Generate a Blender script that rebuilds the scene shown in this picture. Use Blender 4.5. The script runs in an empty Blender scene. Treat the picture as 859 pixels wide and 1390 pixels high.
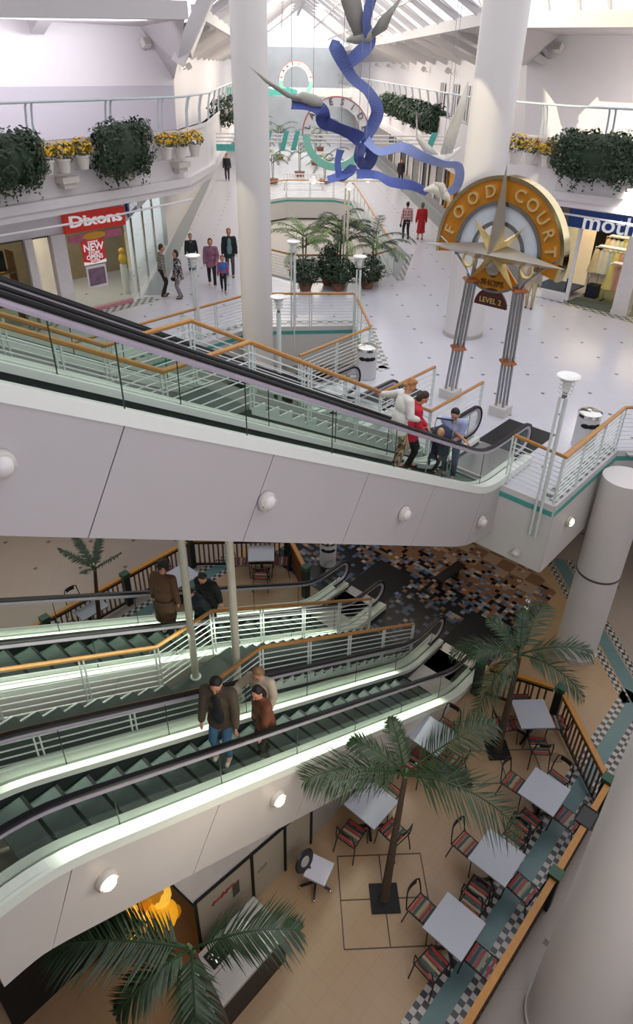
import bpy, math, random
from mathutils import Vector, Matrix, noise
from mathutils.geometry import tessellate_polygon
random.seed(7)
SC=bpy.context.scene
COL=SC.collection
PI=math.pi; S2=math.sqrt(2)
V3=Vector
# ---------------------------------------------------------------- camera model (eye 7.3 m above the upper mall floor)
FPX=918.; PITCH=math.radians(31.5); ROLL=math.radians(1.1); HC=7.3; AZC=math.radians(41.7)
fw=V3((math.cos(PITCH)*math.cos(AZC),math.cos(PITCH)*math.sin(AZC),-math.sin(PITCH)))
u0=V3((math.sin(PITCH)*math.cos(AZC),math.sin(PITCH)*math.sin(AZC),math.cos(PITCH)))
r0=V3((math.sin(AZC),-math.cos(AZC),0))
rt=r0*math.cos(ROLL)+u0*math.sin(ROLL); up=u0*math.cos(ROLL)-r0*math.sin(ROLL)
def ray(x,y): return fw+rt*((x-429.5)/FPX)-up*((y-650)/FPX)
def at(x,y,z):
    d=ray(x,y); k=(z-HC)/d.z; return V3((d.x*k,d.y*k,z))
def onX(x,y,X):
    d=ray(x,y); k=X/d.x; return V3((X,d.y*k,HC+d.z*k))
def onY(x,y,Y):
    d=ray(x,y); k=Y/d.y; return V3((d.x*k,Y,HC+d.z*k))
def onV(x,y,v):
    d=ray(x,y); k=v*S2/(d.x-d.y); return V3((d.x*k,d.y*k,HC+d.z*k))
def onU(x,y,u):
    d=ray(x,y); k=u*S2/(d.x+d.y); return V3((d.x*k,d.y*k,HC+d.z*k))
def UV(u,v,z=0): return V3(((u+v)/S2,(u-v)/S2,z))
cam=bpy.data.cameras.new('camera'); camo=bpy.data.objects.new('camera',cam); COL.objects.link(camo)
R=Matrix((rt,up,-fw)).transposed().to_4x4(); camo.matrix_world=Matrix.Translation((0,0,HC))@R
cam.sensor_fit='VERTICAL'; cam.sensor_height=36.; cam.lens=36.*FPX/1390.
cam.shift_y=-45./1390.; cam.clip_end=600; cam.clip_start=.05
SC.camera=camo
# ---------------------------------------------------------------- materials
def newmat(name):
    m=bpy.data.materials.new(name); m.use_nodes=True
    nt=m.node_tree; b=nt.nodes['Principled BSDF']; return m,nt,b
def lin(c): return tuple((x/12.92 if x<=.04045 else ((x+.055)/1.055)**2.4) for x in c)
def rgb(c):
    if isinstance(c,str): c=tuple(int(c[i:i+2],16)/255 for i in (0,2,4))
    return lin(c)+(1,)
def mth(nt,op,a,b=None,c=None):
    n=nt.nodes.new('ShaderNodeMath'); n.operation=op
    for i,x in enumerate((a,b,c)):
        if x is None: continue
        if isinstance(x,(int,float)): n.inputs[i].default_value=x
        else: nt.links.new(x,n.inputs[i])
    return n.outputs[0]
def mixc(nt,f,a,b):
    n=nt.nodes.new('ShaderNodeMix'); n.data_type='RGBA'
    for k,x in ((0,f),(6,a),(7,b)):
        if isinstance(x,(int,float)): n.inputs[k].default_value=x
        elif isinstance(x,tuple): n.inputs[k].default_value=x
        else: nt.links.new(x,n.inputs[k])
    return n.outputs[2]
def noisef(nt,vec,scale,detail=3):
    n=nt.nodes.new('ShaderNodeTexNoise'); n.inputs['Scale'].default_value=scale; n.inputs['Detail'].default_value=detail
    if vec is not None: nt.links.new(vec,n.inputs['Vector'])
    return n.outputs['Fac']
def posxyz(nt):
    g=nt.nodes.new('ShaderNodeNewGeometry'); s=nt.nodes.new('ShaderNodeSeparateXYZ'); nt.links.new(g.outputs['Position'],s.inputs[0])
    return g.outputs['Position'],s.outputs[0],s.outputs[1],s.outputs[2]
MC={}
def M(name,col,rough=.5,metal=0.,var=.12,vs=6.,emit=0.,ecol=None,bump=0.,bs=60.,spec=.5,obj=True):
    if name in MC: return MC[name]
    m,nt,b=newmat(name); c=rgb(col)
    tc=nt.nodes.new('ShaderNodeTexCoord'); vec=tc.outputs['Object']
    f=noisef(nt,vec,vs)
    dk=tuple(x*(1-var) for x in c[:3])+(1,); lt=tuple(min(1,x*(1+var)) for x in c[:3])+(1,)
    nt.links.new(mixc(nt,f,dk,lt),b.inputs['Base Color'])
    b.inputs['Roughness'].default_value=rough; b.inputs['Metallic'].default_value=metal
    b.inputs['Specular IOR Level'].default_value=spec
    if emit:
        b.inputs['Emission Color'].default_value=rgb(ecol) if ecol else c; b.inputs['Emission Strength'].default_value=emit
    if bump:
        bn=nt.nodes.new('ShaderNodeBump'); bn.inputs['Strength'].default_value=bump; bn.inputs['Distance'].default_value=.02
        nt.links.new(noisef(nt,vec,bs,4),bn.inputs['Height']); nt.links.new(bn.outputs[0],b.inputs['Normal'])
    MC[name]=m; return m
def MG(name,tint,refl=.12,rough=.02):
    if name in MC: return MC[name]
    m,nt,b=newmat(name); nt.nodes.remove(b)
    t=nt.nodes.new('ShaderNodeBsdfTransparent'); t.inputs[0].default_value=rgb(tint)
    g=nt.nodes.new('ShaderNodeBsdfGlossy'); g.inputs['Roughness'].default_value=rough; g.inputs[0].default_value=(.9,1,.95,1)
    fr=nt.nodes.new('ShaderNodeFresnel'); fr.inputs[0].default_value=1.35
    mx=nt.nodes.new('ShaderNodeMixShader')
    nt.links.new(mth(nt,'MULTIPLY',fr.outputs[0],refl*6),mx.inputs[0]); nt.links.new(t.outputs[0],mx.inputs[1]); nt.links.new(g.outputs[0],mx.inputs[2])
    nt.links.new(mx.outputs[0],nt.nodes['Material Output'].inputs[0]); MC[name]=m; return m
def par(nt,x,s,o=0.):   # floor(x/s) parity helper
    return mth(nt,'FLOOR',mth(nt,'DIVIDE',mth(nt,'ADD',x,o),s))
def checker_mat(name,c1,c2,s,ang=0.,rough=.3,blend=None):
    m,nt,b=newmat(name); p,x,y,z=posxyz(nt); ca,sa=math.cos(ang),math.sin(ang)
    a=mth(nt,'ADD',mth(nt,'MULTIPLY',x,ca),mth(nt,'MULTIPLY',y,sa)); q=mth(nt,'ADD',mth(nt,'MULTIPLY',x,-sa),mth(nt,'MULTIPLY',y,ca))
    k=mth(nt,'PINGPONG',mth(nt,'ADD',par(nt,a,s),par(nt,q,s)),1.)
    col=mixc(nt,k,rgb(c1),rgb(c2)); nt.links.new(mixc(nt,mth(nt,'MULTIPLY',noisef(nt,p,9),.3),col,rgb('777777')),b.inputs['Base Color'])
    b.inputs['Roughness'].default_value=rough; MC[name]=m; return m
def tile_mat(name,c,grout,stud,s,uo,vo,sz,rough,ang=PI/4,gw=.012,var=.08):
    m,nt,b=newmat(name); p,x,y,z=posxyz(nt); ca,sa=math.cos(ang),math.sin(ang)
    u=mth(nt,'ADD',mth(nt,'MULTIPLY',x,ca),mth(nt,'MULTIPLY',y,sa)); v=mth(nt,'ADD',mth(nt,'MULTIPLY',x,sa),mth(nt,'MULTIPLY',y,-ca))
    def dist(w,o,per): return mth(nt,'PINGPONG',mth(nt,'SUBTRACT',mth(nt,'ADD',w,per*100),o),per/2)
    du=dist(u,uo,s); dv=dist(v,vo,s)
    st=mth(nt,'LESS_THAN',mth(nt,'ADD',du,dv),sz)
    g2=mth(nt,'LESS_THAN',mth(nt,'MINIMUM',dist(u,uo,s/2),dist(v,vo,s/2)),gw/2)
    n=noisef(nt,p,2.2,5); cc=rgb(c)
    base=mixc(nt,n,tuple(q*(1-var) for q in cc[:3])+(1,),tuple(min(1,q*(1+var)) for q in cc[:3])+(1,))
    col=mixc(nt,st,mixc(nt,mth(nt,'MULTIPLY',g2,.35),base,rgb(grout)),rgb(stud))
    nt.links.new(col,b.inputs['Base Color']); b.inputs['Roughness'].default_value=rough
    MC[name]=m; return m
white=M('white_paint','e4e1e3',.55,var=.04)
cream=M('cream_wall','d8d3cf',.6,var=.05)
clad=M('white_cladding','bdb8b8',.45,var=.03,vs=2)
clad_low=M('pale_cladding','d6d0c8',.45,var=.04,vs=2)
colm=M('column_paint','e0dcd9',.45,var=.03,vs=1.5)
deckm=M('deck_enamel','ecefe8',.3,var=.03)
steel=M('brushed_steel','b4b4b6',.28,1.,var=.1)
chrome=M('polished_chrome','d8d6d2',.1,1.,var=.05)
whitemetal=M('white_metal','dfe6e2',.4,var=.05)
rubber=M('black_rubber','16161a',.35,var=.2)
dark=M('dark_recess','0c0c0c',.8,var=.2)
darkm=M('black_metal','191818',.4,var=.2)
woodrail=M('oak_handrail','b98344',.38,var=.22,vs=14,bump=.05)
woodrail2=M('orange_wood','b27a30',.4,var=.2,vs=12)
woodbrown=M('brown_wood','6f4426',.45,var=.25,vs=12)
greenp=M('green_paint','1d4a33',.4,var=.1)
tealp=M('teal_paint','4fa39a',.4,var=.08)
glassm=MG('balustrade_glass','eff5f0',.09)
shopglass=MG('shop_glass','e2ece8',.14)
stepm=M('step_metal','55645d',.55,.1,var=.3,vs=4,bump=.2,bs=90)
riserm=M('riser_metal','171d1b',.5,.3,var=.3)
treadm=M('stair_tread','3c4541',.7,var=.25,vs=9)
tabletop=M('table_laminate','aaadb6',.6,var=.04)
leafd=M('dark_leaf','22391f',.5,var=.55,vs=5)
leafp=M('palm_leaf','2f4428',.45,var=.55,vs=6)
leafy=M('yellowish_palm_leaf','65803e',.5,var=.45,vs=4)  # yellower green for some of the potted palm fronds
trunkm=M('palm_trunk','4d3f30',.85,var=.35,vs=18,bump=.4,bs=30)
yellow=M('yellow_flower','e8b400',.6,var=.25,vs=20)
pot=M('white_pot','d9d3cc',.5,var=.06)
lampglow=M('lamp_glow','fffbe8',.4,emit=6.,ecol='fff2c8')
diffuse_disc=M('lamp_bowl','f2f1ee',.35,var=.02)
skin=M('skin','c98f74',.55,var=.08,vs=12)
# ---------------------------------------------------------------- mesh builder
ROOT={}
class MB:
    def __init__(s): s.v=[]; s.f=[]
    def add(s,vs,fs):
        n=len(s.v); s.v+= [tuple(v) for v in vs]; s.f+=[tuple(n+i for i in f) for f in fs]; return s
    def quad(s,*p): return s.add(p,[tuple(range(len(p)))])
    def box(s,c,d,rz=0.,M4=None):
        x,y,z=(k/2 for k in d); P=[V3((a*x,b*y,e*z)) for a in(-1,1) for b in(-1,1) for e in(-1,1)]
        m=M4 if M4 is not None else Matrix.Translation(c)@Matrix.Rotation(rz,4,'Z')
        return s.add([m@p for p in P],[(0,1,3,2),(4,6,7,5),(0,4,5,1),(2,3,7,6),(0,2,6,4),(1,5,7,3)])
    def box2(s,a,b): return s.box([(p+q)/2 for p,q in zip(a,b)],[abs(q-p) for p,q in zip(a,b)])
    def prism(s,poly,z0,z1):
        n=len(poly); return s.add([(p[0],p[1],z0) for p in poly]+[(p[0],p[1],z1) for p in poly],[tuple(range(n-1,-1,-1)),tuple(range(n,2*n))]+[(i,(i+1)%n,n+(i+1)%n,n+i) for i in range(n)])
    def extr(s,poly,d):
        n=len(poly); d=V3(d); return s.add([V3(p) for p in poly]+[V3(p)+d for p in poly],[tuple(range(n-1,-1,-1)),tuple(range(n,2*n))]+[(i,(i+1)%n,n+(i+1)%n,n+i) for i in range(n)])
    def slab(s,loops,z0,z1):
        L=[[V3((p[0],p[1],0)) for p in l] for l in loops]; flat=[p for l in L for p in l]; n=len(flat)
        tri=tessellate_polygon(L)
        vs=[(p.x,p.y,z1) for p in flat]+[(p.x,p.y,z0) for p in flat]; fs=[]
        for t in tri:
            a,b,c=(flat[i] for i in t)
            if (b-a).cross(c-a).z<0: t=t[::-1]
            fs.append(tuple(t)); fs.append(tuple(n+i for i in t[::-1]))
        o=0
        for l in L:
            k=len(l); fs+=[(o+i,o+(i+1)%k,n+o+(i+1)%k,n+o+i) for i in range(k)]; o+=k
        return s.add(vs,fs)
    def tube(s,pts,r,n=8,closed=False,flat=None):
        pts=[V3(p) for p in pts]; k=len(pts); rs=r if isinstance(r,(list,tuple)) else [r]*k
        T=[]
        for i in range(k):
            if closed: a,b=pts[i-1],pts[(i+1)%k]
            else: a,b=pts[max(0,i-1)],pts[min(k-1,i+1)]
            t=(b-a); T.append(t.normalized() if t.length>1e-9 else V3((0,0,1)))
        ref=V3((0,0,1)) if abs(T[0].z)<.95 else V3((1,0,0))
        N=(ref-T[0]*ref.dot(T[0])).normalized(); vs=[]; 
        for i in range(k):
            N=(N-T[i]*N.dot(T[i])); N=N.normalized() if N.length>1e-6 else T[i].orthogonal().normalized()
            B=T[i].cross(N); h=1.
            if 0<i<k-1 or closed:
                a=(pts[i]-pts[i-1]).normalized(); cs=max(.5,a.dot(T[i])); h=1/cs
            for j in range(n):
                w=2*PI*(j+.5)/n; f=(flat or 1.)
                vs.append(pts[i]+(N*math.sin(w)*f+B*math.cos(w)*h)*rs[i])
        fs=[]
        for i in range(k if closed else k-1):
            for j in range(n):
                a=i*n+j; b=i*n+(j+1)%n; c=((i+1)%k)*n+(j+1)%n; d=((i+1)%k)*n+j; fs.append((a,b,c,d))
        if not closed: fs+= [tuple(range(n-1,-1,-1)),tuple((k-1)*n+j for j in range(n))]
        return s.add(vs,fs)
    def bar(s,a,b,w,h=None):
        a=V3(a); b=V3(b); t=b-a; L=t.length; t.normalize(); ref=V3((0,0,1)) if abs(t.z)<.97 else V3((1,0,0))
        n1=t.cross(ref).normalized(); n2=n1.cross(t); h=h or w; m=Matrix((t,n1,n2)).transposed().to_4x4(); m.translation=(a+b)/2
        return s.box(None,(L,w,h),M4=m)
    def cyl(s,c,r,h,n=16,r2=None):
        return s.lathe([(r,0),(r if r2 is None else r2,h)],c,n)
    def lathe(s,prof,c=(0,0,0),n=16,M4=None):
        m=M4 if M4 is not None else Matrix.Translation(c); vs=[]; fs=[]
        for r,z in prof:
            for j in range(n): vs.append(m@V3((r*math.cos(2*PI*j/n),r*math.sin(2*PI*j/n),z)))
        for i in range(len(prof)-1):
            for j in range(n): fs.append((i*n+j,i*n+(j+1)%n,(i+1)*n+(j+1)%n,(i+1)*n+j))
        fs+=[tuple(range(n-1,-1,-1)),tuple((len(prof)-1)*n+j for j in range(n))]
        return s.add(vs,fs)
    def ball(s,c,r,nu=12,nv=8,M4=None):
        r=(r,r,r) if isinstance(r,(int,float)) else r; m=M4 if M4 is not None else Matrix.Translation(c); vs=[m@V3((0,0,r[2]))]; fs=[]
        for i in range(1,nv):
            a=PI*i/nv
            for j in range(nu): b=2*PI*j/nu; vs.append(m@V3((r[0]*math.sin(a)*math.cos(b),r[1]*math.sin(a)*math.sin(b),r[2]*math.cos(a))))
        vs.append(m@V3((0,0,-r[2]))); k=len(vs)-1
        for j in range(nu): fs.append((0,1+j,1+(j+1)%nu)); fs.append((k,1+(nv-2)*nu+(j+1)%nu,1+(nv-2)*nu+j))
        for i in range(nv-2):
            for j in range(nu): a=1+i*nu+j; b=1+i*nu+(j+1)%nu; fs.append((a,a+nu,b+nu,b))
        return s.add(vs,fs)
    def build(s,name,m,parent=None,smooth=False):
        me=bpy.data.meshes.new(name); vs=[V3(v) for v in s.v]
        if parent is not None: inv=ROOT[parent.name].inverted(); vs=[inv@v for v in vs]; loc=None
        else:
            lo=[min(v[i] for v in vs) for i in range(3)]; hi=[max(v[i] for v in vs) for i in range(3)]
            loc=V3(((lo[0]+hi[0])/2,(lo[1]+hi[1])/2,lo[2])); vs=[v-loc for v in vs]
        me.from_pydata(vs,[],s.f); me.validate(); me.update()
        if smooth:
            for p in me.polygons: p.use_smooth=True
            if smooth!='all':
                try: me.set_sharp_from_angle(angle=math.radians(40))
                except Exception: pass
        me.materials.append(m); o=bpy.data.objects.new(name,me); COL.objects.link(o)
        if parent is not None: o.parent=parent; ROOT[o.name]=ROOT[parent.name]
        else: o.location=loc; ROOT[o.name]=Matrix.Translation(loc)
        return o
def thing(name,label,cat,loc=(0,0,0),rz=0.,group=None):
    o=bpy.data.objects.new(name,None); COL.objects.link(o); o.location=loc; o.rotation_euler=(0,0,rz); o.empty_display_size=.1
    ROOT[o.name]=Matrix.Translation(loc)@Matrix.Rotation(rz,4,'Z'); tag(o,label,cat,group); return o
def tag(o,label,cat,group=None):
    o['label']=label; o['category']=cat
    if group: o['group']=group
    return o
def struct(name,mb,m,smooth=False):
    o=mb.build(name,m,None,smooth); o['kind']='structure'; return o
def copy_tree(o,loc=None,rz=None,label=None,parent=None,group=None,scale=None):
    c=o.copy(); COL.objects.link(c)
    if parent is not None: c.parent=parent
    if loc is not None: c.location=loc
    if rz is not None: c.rotation_euler=(0,0,rz)
    if scale is not None: c.scale=(scale,)*3
    if label: c['label']=label
    if group: c['group']=group
    for ch in list(o.children): copy_tree(ch,parent=c)
    return c
TXT={}
def text_geo(body,size=1.,ext=.03,align='CENTER',bold=0.):
    key=(body,ext,align,bold)
    if key not in TXT:
        cu=bpy.data.curves.new('lettering','FONT'); cu.body=body; cu.size=1.; cu.extrude=ext/2; cu.align_x=align; cu.align_y='CENTER'; cu.offset=bold; cu.resolution_u=3
        o=bpy.data.objects.new('lettering',cu); COL.objects.link(o); dg=bpy.context.evaluated_depsgraph_get(); ev=o.evaluated_get(dg); me=ev.to_mesh()
        TXT[key]=([v.co.copy() for v in me.vertices],[tuple(p.vertices) for p in me.polygons]); ev.to_mesh_clear()
        bpy.data.objects.remove(o); bpy.data.curves.remove(cu)
    return TXT[key]
def put_text(mb,body,o,right,upv,size,ext=.03,align='CENTER',bold=0.,sx=1.):
    vs,fs=text_geo(body,1.,ext/size,align,bold); r=V3(right).normalized(); u=V3(upv).normalized(); n=r.cross(u); o=V3(o)
    mb.add([o+(r*v.x*sx+u*v.y+n*v.z)*size for v in vs],fs); return mb
# ================================================================ THE SETTING
L1=-5.15; TG=.566; TH=math.atan(TG)
fl_up=tile_mat('upper_floor_tile','cfced6','b9b4b4','6f7274',1.27,16.08,6.86,.065,.22,gw=.012,var=.035)
fl_low=tile_mat('lower_floor_tile','a68a6a','8a6f55','6a4d38',.6,0,0,.0,.35,ang=0,gw=.01,var=.10)
fl_mall=tile_mat('lower_mall_tile','968b82','7d746c','5b5652',1.27,.3,.5,.075,.3,ang=PI/4,gw=.012,var=.06)
greyf=M('grey_floor_band','7f8c90',.3,var=.1,vs=5)
tealf=M('teal_grey_floor_band','5d7a7a',.35,var=.14,vs=5)
chk_low=checker_mat('lower_checker','1b1d22','b9b4ac',.1)
chk_teal=checker_mat('lower_checker_teal','1b1d22','5d7a7a',.082)
chk_up=checker_mat('upper_checker','75797b','d8d6d4',.17,PI/4)
chk_upx=checker_mat('upper_checker_straight','4f5a58','cfcfca',.15,0.)
# lower floor
lower=[(-30,-30),(60,-30),(60,60),(-30,60)]
struct('floor_lower',MB().slab([lower],L1-.3,L1),fl_mall)
# food court floor area (terracotta) laid over the slab
food=[(-8,1.3),(9.4,1.3),(13.0,1.3),(16.2,4.4),(16.2,9.6),(13.4,12.4),(-8,12.4)]
struct('floor_food_court',MB().slab([food],L1,L1+.004),fl_low)
# mosaic in front of the escalators
def mosaic_mat():
    m,nt,b=newmat('mosaic_floor'); p,x,y,z=posxyz(nt); s=.118; k=1/S2
    u=x; v=y
    fu=par(nt,u,s); fv=par(nt,v,s); cb=nt.nodes.new('ShaderNodeCombineXYZ'); nt.links.new(fu,cb.inputs[0]); nt.links.new(fv,cb.inputs[1])
    w=nt.nodes.new('ShaderNodeTexWhiteNoise'); w.noise_dimensions='2D'; nt.links.new(cb.outputs[0],w.inputs['Vector'])
    w2=nt.nodes.new('ShaderNodeTexWhiteNoise'); w2.noise_dimensions='3D'; cb2=nt.nodes.new('ShaderNodeCombineXYZ'); nt.links.new(fu,cb2.inputs[1]); nt.links.new(fv,cb2.inputs[0]); cb2.inputs[2].default_value=3.7; nt.links.new(cb2.outputs[0],w2.inputs['Vector'])
    wob=noisef(nt,p,.9,2)
    d=mth(nt,'ADD',mth(nt,'MULTIPLY',mth(nt,'SUBTRACT',x,11.9),.27),mth(nt,'MULTIPLY',mth(nt,'SUBTRACT',wob,.5),.9))  # 0 by the escalators, 1 far away
    isdark=mth(nt,'GREATER_THAN',w.outputs['Value'],mth(nt,'ADD',d,.12))
    mid=mth(nt,'GREATER_THAN',w2.outputs['Value'],mth(nt,'ADD',d,-.05))
    b0=par(nt,u,.46); b1=par(nt,v,.46); big=mth(nt,'PINGPONG',mth(nt,'ADD',b0,b1),1.)
    far=mixc(nt,mth(nt,'MULTIPLY',big,mth(nt,'GREATER_THAN',d,.75)),rgb('7a5b45'),rgb('96826f'))
    ramp=nt.nodes.new('ShaderNodeValToRGB'); ramp.color_ramp.interpolation='CONSTANT'; e=ramp.color_ramp.elements
    e[0].color=rgb('9c8a7c'); e[1].position=.3; e[1].color=rgb('7d5a48')
    for q,c in ((.5,'6f7f93'),(.68,'3b4254'),(.82,'b09a86')): el=e.new(q); el.color=rgb(c)
    nt.links.new(w2.outputs['Color'],ramp.inputs[0])
    col=mixc(nt,mid,far,ramp.outputs[0]); dk2=mixc(nt,mth(nt,'GREATER_THAN',w2.outputs['Value'],.8),rgb('0d0f14'),rgb('4b5a70')); col=mixc(nt,isdark,col,dk2)
    nt.links.new(col,b.inputs['Base Color']); b.inputs['Roughness'].default_value=.3; return m
struct('floor_mosaic',MB().slab([[(10.6,4.6),(13.3,4.6),(15.3,4.6),(16.1,6),(16.1,9.4),(13.2,11.6),(10.9,11.6)]],L1+.004,L1+.008),mosaic_mat())
# checkered strips of the lower floor: along X beside the tables, then turning 45 degrees round the column
def strip2(name,p0,p1,off0,off1,m,z=L1+.004,h=.004):
    a=V3((p0[0],p0[1],0)); b=V3((p1[0],p1[1],0)); d=(b-a).normalized(); n=V3((-d.y,d.x,0))
    P=[a+n*off0,b+n*off0,b+n*off1,a+n*off1]
    if (P[1]-P[0]).cross(P[2]-P[0]).z<0: P=P[::-1]
    return struct(name,MB().prism(P,z,z+h),m)
ck45=checker_mat('lower_checker_diagonal','1b1d22','b9b4ac',.1,PI/4)
tn=[0]
def trim(*a,**k): tn[0]+=1; return strip2('trim_%d'%tn[0],*a,**k)
trim((-6,1.2),(13.35,1.2),0,.2,chk_low); trim((-6,1.402),(13.3,1.402),0,.296,tealf); trim((-6,1.7),(13.2,1.7),0,.2,chk_low)
trim((13.28,1.21),(17.0,4.93),0,.164,ck45); trim((13.16,1.33),(16.9,5.07),.05,.38,tealf); trim((12.95,1.54),(16.7,5.3),.13,.30,ck45)
# the far side of the food court (seen under the upper escalator): same strip mirrored
trim((-6,11.9),(10.4,11.9),0,.164,chk_low); trim((-6,12.07),(10.2,12.07),0,.33,tealf); trim((-6,12.41),(10.1,12.41),0,.164,chk_low)
# expansion-joint frames round the trees
jm=M('floor_joint','4a3c30',.5)
def frame_lines(cx,cy,s):
    mb=MB()
    for k in (-1,0,1):
        r=1/S2; mb.box((cx+k*s*r,cy+k*s*r,L1+.007),(.02,2*s,.006),rz=PI/4); mb.box((cx-k*s*r,cy+k*s*r,L1+.0071),(2*s,.02,.006),rz=PI/4)
    tn[0]+=1; struct('trim_%d'%tn[0],mb,jm)
frame_lines(5.57,3.18,.77); frame_lines(9.62,3.24,.77)
# ---- upper slab with the atrium void and the avenue void
void_edge=[(11.3,3.85),(14.4,3.85),(17.1,1.1),(17.1,-14),(90,-14),(130,40),(130,140),(60,140),(-9,70),(-9,15.65),(14.35,15.65),(16.85,13.4),(14.5,11.0),(11.3,10.9)]
uvl=[(26.7,.6),(26.7,3.4),(27.9,4.5),(45,4.5),(46.2,3.4),(46.2,.4),(45,-.9),(28.2,-.9)]
void2=[UV(*p)[:2] for p in uvl]
slab=MB().slab([void_edge,void2],-.5,0.)
struct('floor_upper',slab,fl_up)
fas=M('slab_fascia','d6d3d0',.55,var=.03)
def fascia(pts,closed,z0=-1.55,inset=.02):
    n=len(pts)
    for i in range(n if closed else n-1):
        a=V3((*pts[i],0)); b=V3((*pts[(i+1)%n],0)); d=(b-a).normalized(); nn=V3((d.y,-d.x,0))*inset
        tn[0]+=1; struct('trim_%d'%tn[0],MB().extr([a+nn+V3((0,0,z0)),b+nn+V3((0,0,z0)),b+nn+V3((0,0,.05)),a+nn+V3((0,0,.05))],-nn*4),fas)
        tn[0]+=1; struct('trim_%d'%tn[0],MB().extr([a+nn*1.5+V3((0,0,-.17)),b+nn*1.5+V3((0,0,-.17)),b+nn*1.5+V3((0,0,-.07)),a+nn*1.5+V3((0,0,-.07))],-nn*.6),tealp)
prow=[(11.3,10.9),(11.3,3.85),(14.4,3.85),(17.1,1.1),(17.1,-6)]
def fas2(pts,z0,zt=.05,sgn=1,teal=True):
    for i in range(len(pts)-1):
        a=V3((*pts[i],0)); b=V3((*pts[i+1],0)); d=(b-a).normalized(); nn=V3((-d.y,d.x,0))*sgn*-.03
        tn[0]+=1; struct('trim_%d'%tn[0],MB().extr([a+V3((0,0,z0)),b+V3((0,0,z0)),b+V3((0,0,zt)),a+V3((0,0,zt))],nn),fas)
        if teal:
            tn[0]+=1; struct('trim_%d'%tn[0],MB().extr([a+nn+V3((0,0,-.2)),b+nn+V3((0,0,-.2)),b+nn+V3((0,0,-.09)),a+nn+V3((0,0,-.09))],nn*.4),tealp)
fas2(prow,-1.6); fas2([(11.3,10.9),(14.5,11.0),(16.85,13.4),(14.35,15.65),(-9,15.65)],-1.3,sgn=-1)
struct('ceiling_lower',MB().slab([[(11.33,3.9),(14.4,3.9),(17.15,1.15),(17.15,-14),(60,-14),(60,60),(-9,60),(-9,15.7),(14.35,15.7),(16.9,13.4),(14.5,10.95),(11.33,10.85)]],-1.6,-1.3),M('lower_soffit','b5aea8',.7))
v2=[UV(*p)[:2] for p in uvl]; fas2(v2+[v2[0]],-1.2,sgn=-1)
# near slab of the upper floor (where the lower escalators arrive)
struct('floor_upper_near',MB().slab([[(-9,4.62),(.45,4.62),(.45,15.6),(-9,15.6)]],-.55,0.),fl_up)
# border strips of the upper floor
gstrip=M('grey_stone_strip','8f9799',.28,var=.12,vs=3)
def upstrip(p0,p1,w,m): trim(p0,p1,0,w,m,z=0.,h=.004)
upstrip((4.,20.05),(14.1,20.25),.62,chk_upx)
a,b=UV(24.9,-4.4),UV(95,-5.9); upstrip((a.x,a.y),(b.x,b.y),.62,gstrip)
upstrip((24.35,11.5),(23.45,4.5),.55,chk_upx)
a,b=UV(26.0,9.35),UV(95,8.9); upstrip((a.x,a.y),(b.x,b.y),.9,gstrip)
for p0,p1 in (((14.75,10.45),(17.3,13.05)),((11.6,10.95),(14.75,10.45)) ):
    upstrip(p0,p1,.3,chk_up)
upstrip((17.35,13.3),(14.6,15.95),-.32,chk_up); upstrip((14.4,16.0),(4,16.0),-.3,chk_upx)
upstrip((14.6,3.75),(17.4,.95),-.3,chk_up); upstrip((11.5,3.9),(14.6,3.9),.3,chk_upx)
a,b=UV(31.4,5.75),UV(27.0,4.6); upstrip((a.x,a.y),(b.x,b.y),.28,chk_upx)
tri=[UV(26.6,4.6),UV(31.4,5.75),UV(46,4.7)]; 
tn[0]+=1; struct('trim_%d'%tn[0],MB().prism([tri[0],tri[1],tri[2],UV(45,4.55),UV(27.9,4.55)],0,.003),gstrip)
# ---- columns
def column(loc,r,z0,z1,label,bands=(),cap=True):
    t=thing('column',label,'column',(loc[0],loc[1],z0))
    MB().cyl((loc[0],loc[1],z0),r,z1-z0,40).build('shaft',colm,t,True)
    mb=MB(); mb.cyl((loc[0],loc[1],z0),r+.03,.12,40); mb.build('base_ring',M('column_base','b9b5b0',.5),t,True)
    for z in bands: MB().cyl((loc[0],loc[1],z),r+.012,.05,40).build('collar',M('column_collar','6f6c69',.4,.6),t,True)
    return t
column((13.9,14.95),.47,L1,13,'round white column beside the void, behind the long upper escalator',(9.0,9.45))
column((18.75,10.55),.6,0,13,'thick white column with sunlit patches, behind the golden sign',(9.0,9.35))
column((13.55,3.28),.48,L1,-.05,'short white column with flat top standing by the landing corner',(-2.6,))
column((6.02,.02),.62,L1,3.2,'big pale column close by, cut off by the lower right edge')
# ================================================================ ESCALATORS AND STAIRS
def zraw(x,x0,z0,z1):
    return min(z1,max(z0,z0+(x0-x)*TG))
def zf(x,x0,z0,z1,w=.55):
    return sum(zraw(x+w*(k/4-1),x0,z0,z1)*(1-abs(k/4-1)*.6) for k in range(9))/sum(1-abs(k/4-1)*.6 for k in range(9))
def slope(x,*a): return (zf(x+.05,*a)-zf(x-.05,*a))/.1
def sweepx(mb,pts,sec):
    """sweep a cross-section [(y,dz)...] along XZ points (vertical offsets)"""
    n=len(sec); vs=[]; fs=[]
    for (x,z) in pts: vs+=[(x,y,z+dz) for y,dz in sec]
    for i in range(len(pts)-1):
        for j in range(n): fs.append((i*n+j,i*n+(j+1)%n,(i+1)*n+(j+1)%n,(i+1)*n+j))
    fs+=[tuple(range(n-1,-1,-1)),tuple((len(pts)-1)*n+j for j in range(n))]
    mb.add(vs,fs); return mb
def xs(a,b,st=.25):
    n=max(1,int(math.ceil((b-a)/st))); return [a+(b-a)*i/n for i in range(n+1)]
seam=M('panel_seam','6d6a66',.6)
glasss=M('glass_joint','27332e',.4)
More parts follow.
